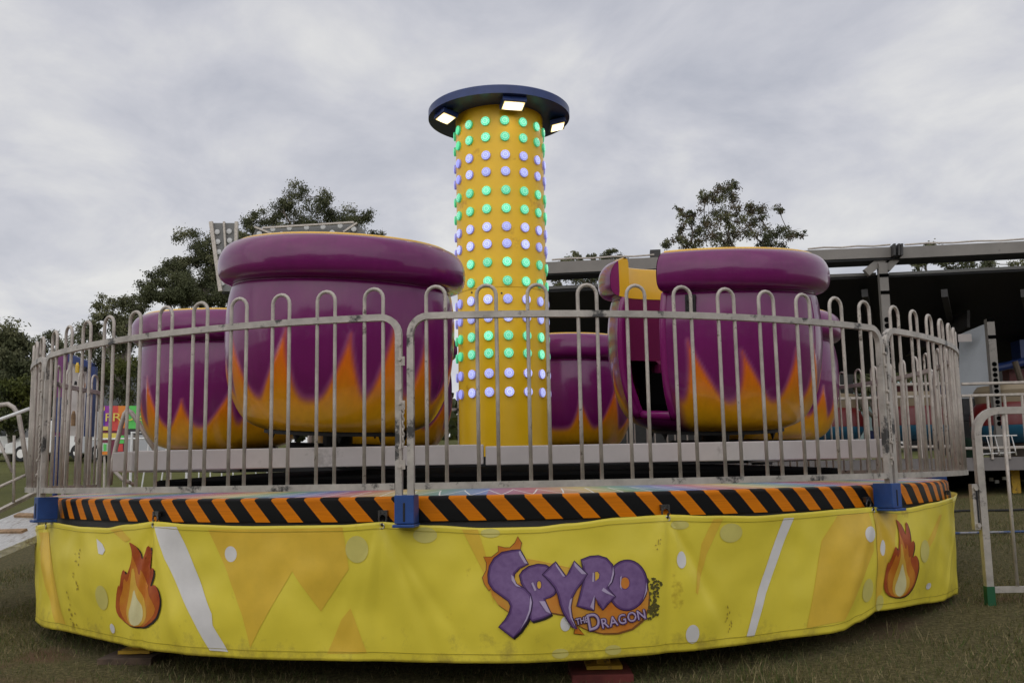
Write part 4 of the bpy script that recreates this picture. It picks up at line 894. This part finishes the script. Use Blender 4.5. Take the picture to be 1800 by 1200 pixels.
b = MB(); slab(b, [at(x, y, YS)-fo for x, y in ((222.5, 753), (318, 754), (318, 713), (222.5, 713))], .08, 3); sq_(b, 222.5, 753.5, 318, 764, 8, -.02); b.build('green_panel', sg, fs)
V, F = text_polys('FROZEN', 1.); b = MB(); s_ = 20*(YS-CAM.y)/FPX; c = at(183, 740, YS-.06)-fo; wmax = max(v.x for v in V); tw = (at(290, 740, YS).x-at(183, 740, YS).x)
for v in V: b.v.append(c+Vector((v.x/wmax*tw, 0, v.y*s_)))
b.f = list(F); b.m = [0]*len(F); b.build('lettering', sg[4], fs)
b = MB()
for x in (184, 218, 300): b = MB(); b.tube([at(x, 795 if x < 230 else 755, YS+.04)-fo, Vector((at(x, 795, YS).x-fo.x, .04, -.05))], .03, 6); b.build('leg', M['galv'], fs)
def barrier(x0, x1, ytop, Y, h, label, step=.12, slant=0, group='white barriers on the paddock'):
    a, c = at(x0, ytop, Y), at(x1, ytop, Y); z0 = zg((a.x+c.x)/2, Y); t = thing('crowd_barrier', ((a.x+c.x)/2, Y, z0), label, 'barrier', group); W = (c.x-a.x)/2
    H = a.z-z0 if h is None else h
    b = MB(); b.tube([(-W, 0, 0), (-W, 0, H), (W, 0, H), (W, 0, 0)], .025, 6); b.tube([(-W, 0, .15), (W, 0, .15)], .018, 6); b.build('frame', M['white'], t)
    b = MB(); k = int(2*W/step)
    for i in range(1, k): x = -W+2*W*i/k; b.tube([(x-slant, 0, .15), (x, 0, H)], .012, 6)
    b.build('bars', M['white'], t); return t
barrier(160, 275, 772, 10, None, 'white pipe barrier running in front of the frozen treats sign', step=3.)
barrier(232, 330, 760, 6.0, None, 'pale barrier with slanting bars below the leftmost pot', step=.28, slant=.16)
barrier(330, 470, 815, 8.0, None, 'low white barrier seen under the grey frame beam', step=.2)
# an open swing gate leaning behind the left fence
gt = thing('swing_gate', at(205, 850, 1.0), 'open grey tube gate leaning at the entrance behind the left fence', 'gate'); go = gt.location.copy()
b = MB(); b.tube([at(x, y, 1.0)-go for x, y in ((193, 852), (196, 820), (212, 750), (219, 727), (224, 720), (231, 725), (245, 745), (262, 775), (280, 800))], .026, 8); b.tube([at(x, y, 1.0)-go for x, y in ((196, 822), (215, 842), (235, 851))], .02, 6); b.build('gate_frame', M['galv'], gt, smooth=True)

def vehicle(label, x, Y, L_, Hh, W_, colm, rz, kind='van', group='vehicles parked on the paddock'):
    z = zg(x, Y); t = thing('parked_van' if kind == 'van' else 'parked_ute', (x, Y, z), label, 'van' if kind == 'van' else 'utility truck', group, rot=(0, 0, rz))
    gl = M['glass']; b = MB(); g0 = .32
    if kind == 'van': sil = [(-L_/2, g0), (L_/2, g0), (L_/2, Hh*.45), (L_/2-.12*L_, Hh*.52), (L_/2-.28*L_, Hh), (-L_/2+.05, Hh), (-L_/2, Hh*.9)]
    else: sil = [(-L_/2, g0), (L_/2, g0), (L_/2, Hh*.48), (L_/2-.22*L_, Hh*.58), (L_/2-.34*L_, Hh), (L_/2-.58*L_, Hh), (L_/2-.62*L_, Hh*.56), (-L_/2, Hh*.56)]
    k = len(sil)
    b.v = [Vector((p, -W_/2, q)) for p, q in sil]+[Vector((p, W_/2, q)) for p, q in sil]
    b.f = [tuple(range(k)), tuple(range(2*k-1, k-1, -1))]+[(i, k+i, k+(i+1) % k, (i+1) % k) for i in range(k)]; b.m = [0]*len(b.f)
    b.build('body', colm, t, bevel=.06, smooth=False)
    for s in (-1, 1):
        b = MB(); y = s*(W_/2+.004)
        q = [(L_/2-.30*L_, Hh*.93), (L_/2-.17*L_, Hh*.60), (L_/2-.42*L_, Hh*.60), (L_/2-.42*L_, Hh*.93)] if kind == 'van' else [(L_/2-.355*L_, Hh*.95), (L_/2-.25*L_, Hh*.63), (L_/2-.57*L_, Hh*.63), (L_/2-.55*L_, Hh*.95)]
        b.quad([(a, y, c) for a, c in (q if s > 0 else q[::-1])]); b.build('window', gl, t)
    for sx in (-.31, .31):
        for s in (-1, 1):
            b = MB(); b.tube([(sx*L_, s*W_/2-.1*s, .33), (sx*L_, s*W_/2+.03*s, .33)], .33, 20); o = b.build('wheel', M['rubber'], t, smooth='auto')
            b = MB(); b.tube([(sx*L_, s*W_/2+.03*s, .33), (sx*L_, s*W_/2+.036*s, .33)], .19, 16); b.build('rim', M['chrome'], o)
    b = MB(); b.box((L_/2+.02, 0, .5), (.08, W_*.96, .18)); b.box((-L_/2-.02, 0, .5), (.08, W_*.96, .18)); b.build('bumper', M['darkgrey'], t)
    for s in (-1, 1):
        b = MB(); b.box((L_/2+.012, s*W_*.38, Hh*.42), (.05, .28, .14)); b.build('headlight', M['chrome'], t)
        b = MB(); b.box((-L_/2-.012, s*W_*.42, Hh*.45), (.05, .12, .22)); b.build('tail_light', M['redtimber'], t)
    return t
M['glass'] = mat('car_glass', (.02, .025, .03), .08, spec=.8)
vehicle('white utility truck parked on the grass at the far left', at(8, 805, 34).x, 34, 5.0, 1.7, 1.8, M['white'], R_(188), 'ute')
vehicle('white van parked behind the left fence posts', at(112, 805, 33).x, 33, 4.6, 1.7, 1.8, M['white'], R_(165), 'van')
vehicle('pale van seen under the leftmost pot behind the barriers', at(250, 790, 31).x, 31, 4.8, 2.0, 1.9, mat('silver_van_paint', (.42, .43, .44), .35), R_(10), 'van')
vehicle('white and teal van parked under the dark ride roof at right', at(1500, 760, 27).x, 27, 5.0, 2.4, 1.9, mat('teal_van_paint', (.22, .29, .28), .35), R_(170), 'van')
# dim amber beacon board on the ute tray
# ------------------------------------------------------------------ lit ride frame behind the left pots
Y = 22; q0 = at(391, 512, Y); rf = thing('lamp_frame', (at(560, 700, Y).x, Y, zg(-6, Y)), 'grey ride frame with an upright lamp column and a lamp fascia, behind the tallest pot', 'ride frame'); ro2 = rf.location.copy()
gm_ = mat('grey_lamp_panel', (.16, .16, .155), .6, var=.1); lampm = mat('unlit_lamp', (.50, .50, .49), .35)
def strip(b, q, th=.12): slab(b, [p-ro2 for p in q], th)
b = MB(); strip(b, [at(392, 512, Y), at(416, 512, Y), at(415, 392, Y), at(372, 392, Y)]); b.build('column_panel', gm_, rf)
b = MB()
for a, c, w_ in (((371, 390), (388, 512), .12), ((394, 390), (399, 470), .06), ((416, 390), (414, 470), .10)): b.bar(at(*a, Y-.05)-ro2, at(*c, Y-.05)-ro2, w_, .12, up=(0, 1, 0))
b.build('column_flange', M['galv'], rf)
for x, y in ((382, 408), (383, 425), (385, 443), (387, 461), (403, 407), (404, 423), (405, 440), (389, 480), (391, 498)):
    b = MB(); c = at(x, y, Y-.02)-ro2; b.tube([c, c+Vector((0, -.03, 0)), c+Vector((0, -.04, 0))], [.092, .088, .06], 14); b.build('lamp', lampm, rf, smooth='auto')
b = MB(); strip(b, [at(478, 420, Y+.5), at(632, 418, Y+.5), at(620, 392, Y+.5), at(462, 402, Y+.5)]); b.build('fascia_panel', gm_, rf)
b = MB(); strip(b, [at(440, 424, Y+.2), at(482, 424, Y+.2), at(478, 411, Y+.2), at(450, 401, Y+.2)]); strip(b, [at(604, 420, Y+.2), at(650, 420, Y+.2), at(640, 406, Y+.2), at(625, 394, Y+.2)]); b.build('side_panel', gm_, rf)
b = MB()
for a, c in (((448, 399), (480, 412)), ((604, 408), (628, 392)), ((462, 401), (622, 391))): b.bar(at(*a, Y+.1)-ro2, at(*c, Y+.1)-ro2, .06, .12, up=(0, 1, 0))
b.build('fascia_edge', M['galv'], rf)
for x, y in ((480, 403), (509, 401), (539, 400), (568, 399), (598, 397), (456, 411), (622, 403), (584, 409), (495, 412)):
    b = MB(); c = at(x, y, Y+.1)-ro2; b.tube([c, c+Vector((0, -.03, 0)), c+Vector((0, -.04, 0))], [.092, .088, .06], 14); b.build('lamp', lampm, rf, smooth='auto')
b = MB(); z0 = at(500, 512, Y).z-ro2.z
b.bar(at(392, 512, Y+.3)-ro2, at(660, 508, Y+.3)-ro2, .2, .2)
for x in (470, 640): p = at(x, 512, Y+.4)-ro2; b.tube([p+Vector((0, 0, 1.7)), Vector((p.x, p.y, -.1))], .14, 8)
b.build('support', M['darkgrey'], rf)

# ------------------------------------------------------------------ dark covered ride on the right
YT = 4.9; yaw = R_(-6.5)
o3 = at(1560, 813, YT); rz0 = zg(o3.x, YT); tr = thing('covered_ride', (o3.x, YT, rz0), 'dark covered fairground ride with steel roof beams and pierced posts at the right', 'fairground ride', rot=(0, 0, yaw))
Mi = Matrix.Rotation(-yaw, 3, 'Z'); nn_ = Vector((-math.sin(yaw), math.cos(yaw), 0))
def lt(px, py, dep=0):
    r = ray(px, py); o_ = Vector((o3.x, YT, 0))+nn_*dep; t_ = (o_-CAM).dot(nn_)/r.dot(nn_); p = CAM+r*t_; return Mi @ (p-Vector((o3.x, YT, rz0)))
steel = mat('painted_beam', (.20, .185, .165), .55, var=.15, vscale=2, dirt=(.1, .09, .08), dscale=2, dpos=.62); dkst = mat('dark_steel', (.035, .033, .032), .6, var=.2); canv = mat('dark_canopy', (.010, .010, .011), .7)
def beam(b, x0, y0, x1, y1, hpx, dep, th, m=0):
    p, q = lt(x0, y0, dep), lt(x1, y1, dep); p2, q2 = lt(x0, y0+hpx, dep), lt(x1, y1+hpx, dep); b.quad([p2, q2, q, p], m)
    v = Vector((0, th, 0)); b.quad([p, q, q+v, p+v], m); b.quad([p2+v, q2+v, q2, p2], m); b.quad([p+v, q+v, q2+v, p2+v], m); b.quad([p, p+v, p2+v, p2], m); b.quad([q, q2, q2+v, q+v], m)
for a in ((930, 462, 1157, 452, 20, 0), (1163, 450, 1566, 434, 18, 0), (1582, 434, 1900, 419, 20, 0)):
    b = MB(); beam(b, *a[:5], a[5], .5); b.build('roof_beam', steel, tr)
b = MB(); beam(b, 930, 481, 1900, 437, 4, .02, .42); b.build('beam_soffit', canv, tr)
b = MB()
for x in (1568, 1576, 1581): b.bar(lt(x, 432), lt(x, 452), .03, .3, up=(0, 1, 0))
b.build('splice_plate', dkst, tr)
b = MB()
for x0, x1 in ((970, 1150), (1420, 1565), (1590, 1800)):
    k = 5; pts = []
    for i in range(k+1): x = x0+(x1-x0)*i/k; pts.append(lt(x, 461-(x-940)*.0425-3-(1.5 if i % 2 else 0), .1))
    b = MB(); b.tube(pts, .014, 6); b.build('roof_cable', M['galv'], tr)
b = MB()
for x0, y0, x1, y1 in ((930, 505, 1160, 493), (1160, 493, 1540, 479), (1563, 479, 1900, 462)): beam(b, x0, y0, x1, y1, 5, .3, .1)
b.build('canopy_edge', mat('canopy_edge', (.22, .22, .21), .5), tr)
def cq(b, *p, m=0): b.quad([lt(*q) for q in p], m)
b = MB()
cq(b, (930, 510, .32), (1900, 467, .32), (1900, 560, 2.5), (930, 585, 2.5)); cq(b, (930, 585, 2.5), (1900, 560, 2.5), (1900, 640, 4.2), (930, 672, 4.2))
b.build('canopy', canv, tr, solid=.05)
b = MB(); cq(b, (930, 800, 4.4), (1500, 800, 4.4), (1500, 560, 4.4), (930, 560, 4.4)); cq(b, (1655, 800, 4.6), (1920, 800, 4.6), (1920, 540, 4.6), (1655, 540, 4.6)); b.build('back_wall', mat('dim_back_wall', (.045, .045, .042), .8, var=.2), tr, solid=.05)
b = MB(); cq(b, (1560, 640, 4.3), (1700, 575, 1.5), (1700, 545, 1.5), (1560, 610, 4.3)); b.build('canopy_rib', dkst, tr, solid=.05)
def pierced(x_top, y_top, x_bot, y_bot, wpx, holes, dep=.0):
    b = MB(); p, q = lt(x_top, y_top, dep), lt(x_bot, y_bot, dep); q.x = p.x; w_ = wpx*14.2/1700; b.box((p.x, p.y+.06, (p.z+q.z)/2), (w_, .12, p.z-q.z)); o = b.build('post', steel, tr)
    b = MB()
    for y in holes: c = lt(x_top, y, dep); b.tube([(p.x, p.y-.002, c.z), (p.x, p.y-.006, c.z)], wpx*.32*14.2/1700, 12)
    b.build('bolt_hole', M['matblack'], o)
    b = MB()
    for y in (holes[0]-78, holes[0]-48): c = lt(x_top, y, dep); b = MB(); b.box((p.x, p.y-.004, c.z), (w_*1.02, .008, .05)); b.build('band', M['matblack'], o)
pierced(1552, 462, 1568, 800, 15, [562+10.5*i for i in range(23)]); pierced(1741, 560, 1752, 800, 13, [640+9.5*i for i in range(12)], .4)
b = MB(); p = lt(1152, 455, .2); b.box((p.x, p.y, p.z-.25), (.16, .2, .75)); b.build('corner_post', dkst, tr)
b = MB(); b.bar(lt(1522, 480, .1), lt(1552, 455, .1), .12, .1, up=(0, 1, 0)); b.bar(lt(1574, 456, .1), lt(1558, 474, .1), .1, .1, up=(0, 1, 0)); b.build('brace', steel, tr)
b = MB(); cq(b, (1686, 700, 1.2), (1742, 700, .8), (1734, 568, .8), (1686, 588, 1.2)); b.build('pale_panel', mat('pale_blue_panel', (.42, .45, .48), .45, var=.04), tr, solid=.04)
b = MB(); p = lt(1700, 592, .9); b.box((p.x-.05, p.y-.04, p.z-.02), (.2, .02, .12)); b.build('panel_notice', M['alu'], tr)
# deck, skirt, chassis
b = MB(); z1, z2 = lt(1600, 806)[2], lt(1600, 829)[2]; xl, xr = lt(930, 800)[0], lt(1950, 800)[0]
b.box(((xl+xr)/2, 2.3, (z1+z2)/2), (xr-xl, 4.6, z1-z2)); b.build('deck', mat('ride_deck', (.17, .155, .15), .6, var=.15, vscale=2), tr)
b = MB(); b.box(((xl+xr)/2, 2.6, z2/2+.12), (xr-xl-.1, 3.2, z2-.26)); b.build('chassis', M['matblack'], tr)
b = MB()
for x, y in ((1742, 842), (1752, 846), (1765, 840)): c = lt(x, y, .9); b.box(c, (.06, .03, .05))
b.build('marker_light', M['chrome'], tr)
for x in (1786,):
    b = MB(); p = lt(x, 880, .4); b.box((p.x, p.y, (p.z+z2)/2-.05), (.12, .12, z2-p.z+.2)); b.build('jack_leg', M['jackyel'], tr)
b = MB(); b.box(lt(1796, 615, 3.0)+Vector((.35, 0, 0)), (.9, .4, .32)); b.tube([lt(1745, 648, 2.8), lt(1850, 624, 2.8)], .07, 10); b.build('interior_fitting', [M['navy']], tr)
b = MB(); b.box(lt(1790, 670, 3.2)+Vector((.3, 0, 0)), (1.0, .3, .4)); b.build('red_panel', mat('dim_red_panel', (.10, .018, .015), .6), tr)
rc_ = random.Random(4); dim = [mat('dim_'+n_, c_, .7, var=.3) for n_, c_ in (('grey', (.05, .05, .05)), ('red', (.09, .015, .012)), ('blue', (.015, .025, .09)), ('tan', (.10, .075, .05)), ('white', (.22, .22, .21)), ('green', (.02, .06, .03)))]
for k in range(34):
    x = rc_.uniform(1440, 1900); y = rc_.uniform(690, 790); dp = rc_.uniform(1.6, 4.0)
    if 1680 < x < 1750 and y < 710: continue
    p = lt(x, y, dp); b = MB(); kind_ = rc_.random()
    if kind_ < .5: b.box(p, (rc_.uniform(.15, .6), .3, rc_.uniform(.1, .45)))
    elif kind_ < .8: b.tube([p, p+Vector((rc_.uniform(-.3, .3), 0, rc_.uniform(.4, 1.2)))], rc_.uniform(.02, .06), 8)
    else: b.lathe([(.0, .2), (.16, .16), (.2, 0), (.16, -.16), (0, -.2)], 14, c=p)
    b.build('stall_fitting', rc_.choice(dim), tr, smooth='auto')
for k in range(7):
    x = 960+k*140; b = MB(); b.bar(lt(x, 515, .4), lt(x+20, 612, 4.0), .09, .12); b.build('canopy_rafter', dkst, tr)
b = MB(); b.tube([lt(960, 540, 1.2), lt(1300, 545, 1.4), lt(1900, 505, 1.2)], .02, 6); b.build('festoon_cable', dkst, tr)
# handrails of the covered ride
def handrail(x0, x1, ys, yb, label, dep=-.02, bars=None):
    t = thing('handrail', (Matrix.Rotation(yaw, 3, 'Z') @ lt((x0+x1)/2, yb, dep))+Vector((o3.x, YT, rz0)), label, 'handrail', 'handrails of the covered ride', rot=(0, 0, yaw)); oo = lt((x0+x1)/2, yb, dep)
    b = MB()
    for y in ys: p, q = lt(x0, y, dep)-oo, lt(x1, y, dep)-oo; z = (p.z+q.z)/2; b.tube([(p.x, p.y, z), (q.x, q.y, z)], .022, 6)
    b.build('rail', M['galv'], t)
    b = MB(); zt = max(lt((x0+x1)/2, ys[min(1, len(ys)-1)], dep).z-oo.z, 0)
    for x in bars: p = lt(x, yb, dep)-oo; b.tube([(p.x, 0, 0), (p.x, 0, zt)], .02, 6)
    b.build('bars', M['galv'], t)
handrail(1690, 1900, (672, 693, 786), 806, 'steel handrail on the deck edge of the covered ride, right of the pale panel', bars=(1715, 1745, 1775, 1806, 1836, 1866, 1896))
handrail(1470, 1682, (676, 698, 786), 806, 'steel handrail of the covered ride seen through the right fence bars', bars=(1475, 1500, 1530, 1560, 1592, 1622, 1652))
# round ride cars on that deck
def ride_car(px, py, dep, w_, label):
    p = lt(px, py, dep); wp = Matrix.Rotation(yaw, 3, 'Z') @ p+Vector((o3.x, YT, rz0)); t = thing('tub_car', wp, label, 'ride car', 'rounded tub cars of the covered ride', rot=(0, 0, yaw))
    for nm, pr_, m_ in (('lower_hull', [(.30, 0), (.44, .06), (.5, .16), (.5, .2)], mat('tub_blue', (.015, .10, .17), .35)), ('upper_hull', [(.505, .2), (.5, .32), (.46, .42), (.42, .46)], mat('tub_red', (.13, .012, .012), .35)), ('seat_back', [(.42, .46), (.44, .6), (.40, .66), (.34, .62), (.34, .4), (0, .36)], mat('tub_beige', (.24, .19, .12), .5))):  # hull and seat colours darkened to stand in for shade under the canopy
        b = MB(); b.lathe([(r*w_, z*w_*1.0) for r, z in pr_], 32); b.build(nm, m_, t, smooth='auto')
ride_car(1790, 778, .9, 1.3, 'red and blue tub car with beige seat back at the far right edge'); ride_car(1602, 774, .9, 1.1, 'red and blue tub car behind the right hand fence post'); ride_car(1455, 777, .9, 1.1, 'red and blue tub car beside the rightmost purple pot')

# ------------------------------------------------------------------ near crowd barrier on the right
fp_ = hit(1741, 1063); bx, by = fp_.x, fp_.y
cb = thing('crowd_barrier', (bx, by, fp_.z), 'near grey steel crowd barrier with green foot at the right edge', 'barrier'); co = cb.location.copy()
def nb(x, y): return at(x, y, by)-co
zt = nb(1775, 721).z; zm = nb(1790, 1035).z
b = MB(); pth = [(0, 0, .12), (0, 0, zt-.2)]+[(.16*(1-math.cos(q*math.pi/12)), 0, zt-.16+.16*math.sin(q*math.pi/12)) for q in range(0, 7)]+[(1.0, 0, zt), (2.2, 0, zt)]
b.sq(pth, .05, [(0, -1, 0)]*len(pth)); b.sq([(.02, 0, zm), (2.2, 0, zm)], .04, [(0, -1, 0)]*2); b.build('frame', M['rail'], cb, smooth='auto')
for k in range(1, 12):
    b = MB(); x = .17*k+.03; b.tube([(x, 0, zm), (x, 0, zt)], .0125, 8); b.build('bar', M['galv'], cb, smooth=True)
b = MB(); b.sq([(0, 0, -.02), (0, 0, .13)], .056, [(0, -1, 0)]*2); b.build('foot', M['green'], cb)
z5, z6 = nb(1720, 850).z, nb(1720, 930).z
b = MB(); b.box((-.055, 0, (z5+z6)/2), (.04, .05, z5-z6)); b.box((-.045, -.028, (z5+z6)/2), (.012, .004, (z5-z6)*.7), 1)
for z in (z5-.03, z6+.03): b.tube([(-.05, -.02, z), (-.05, -.04, z)], .016, 8)
b.build('hinge_plate', [M['rail'], M['black']], cb)
# small wire basket hanging on the barrier
wb = thing('wire_basket', (bx+.19, by+.06, co.z+nb(1738, 800).z), 'small wire basket hung behind the barrier corner', 'basket')
b = MB()
for k in range(5): b.tube([(-.14+.06*k, .02, .14), (-.13+.06*k, .0, .03), (-.11+.06*k, .03, .0)], .004, 5)
b.tube([(-.16, .02, .14), (.14, .02, .14)], .005, 5); b.tube([(-.14, .02, .01), (.12, .02, .02)], .004, 5); b.build('wires', M['white'], wb)
# rope and cable on the grass
rr = random.Random(9)
def ground_line(name, pts, rad, m, label, cat):
    P = []
    for (x0, y0), (x1, y1) in zip(pts, pts[1:]):
        for k in range(12): t_ = k/12; x = x0+(x1-x0)*t_; y = y0+(y1-y0)*t_+rr.gauss(0, .008); P.append(Vector((x, y, zg(x, y)+rad+.012)))
    b = MB(); b.tube(P, rad, 6); tag(b.build(name, m, smooth=True), label, cat)
p, q = hit(1672, 941), hit(1800, 938); ground_line('rope', [(p.x-.6, p.y), (p.x, p.y), (q.x, q.y), (q.x+1.5, q.y)], .012, mat('blue_rope', (.05, .09, .2), .8, dirt=(.3, .3, .32), dscale=4, dpos=.5), 'thin blue rope lying across the grass at right', 'rope')
p, q = hit(1690, 901), hit(1780, 900); ground_line('cable', [(p.x-.5, p.y), (p.x, p.y), (q.x, q.y), (q.x+2, q.y)], .014, M['rubber'], 'dark cable lying on the grass before the covered ride', 'cable')
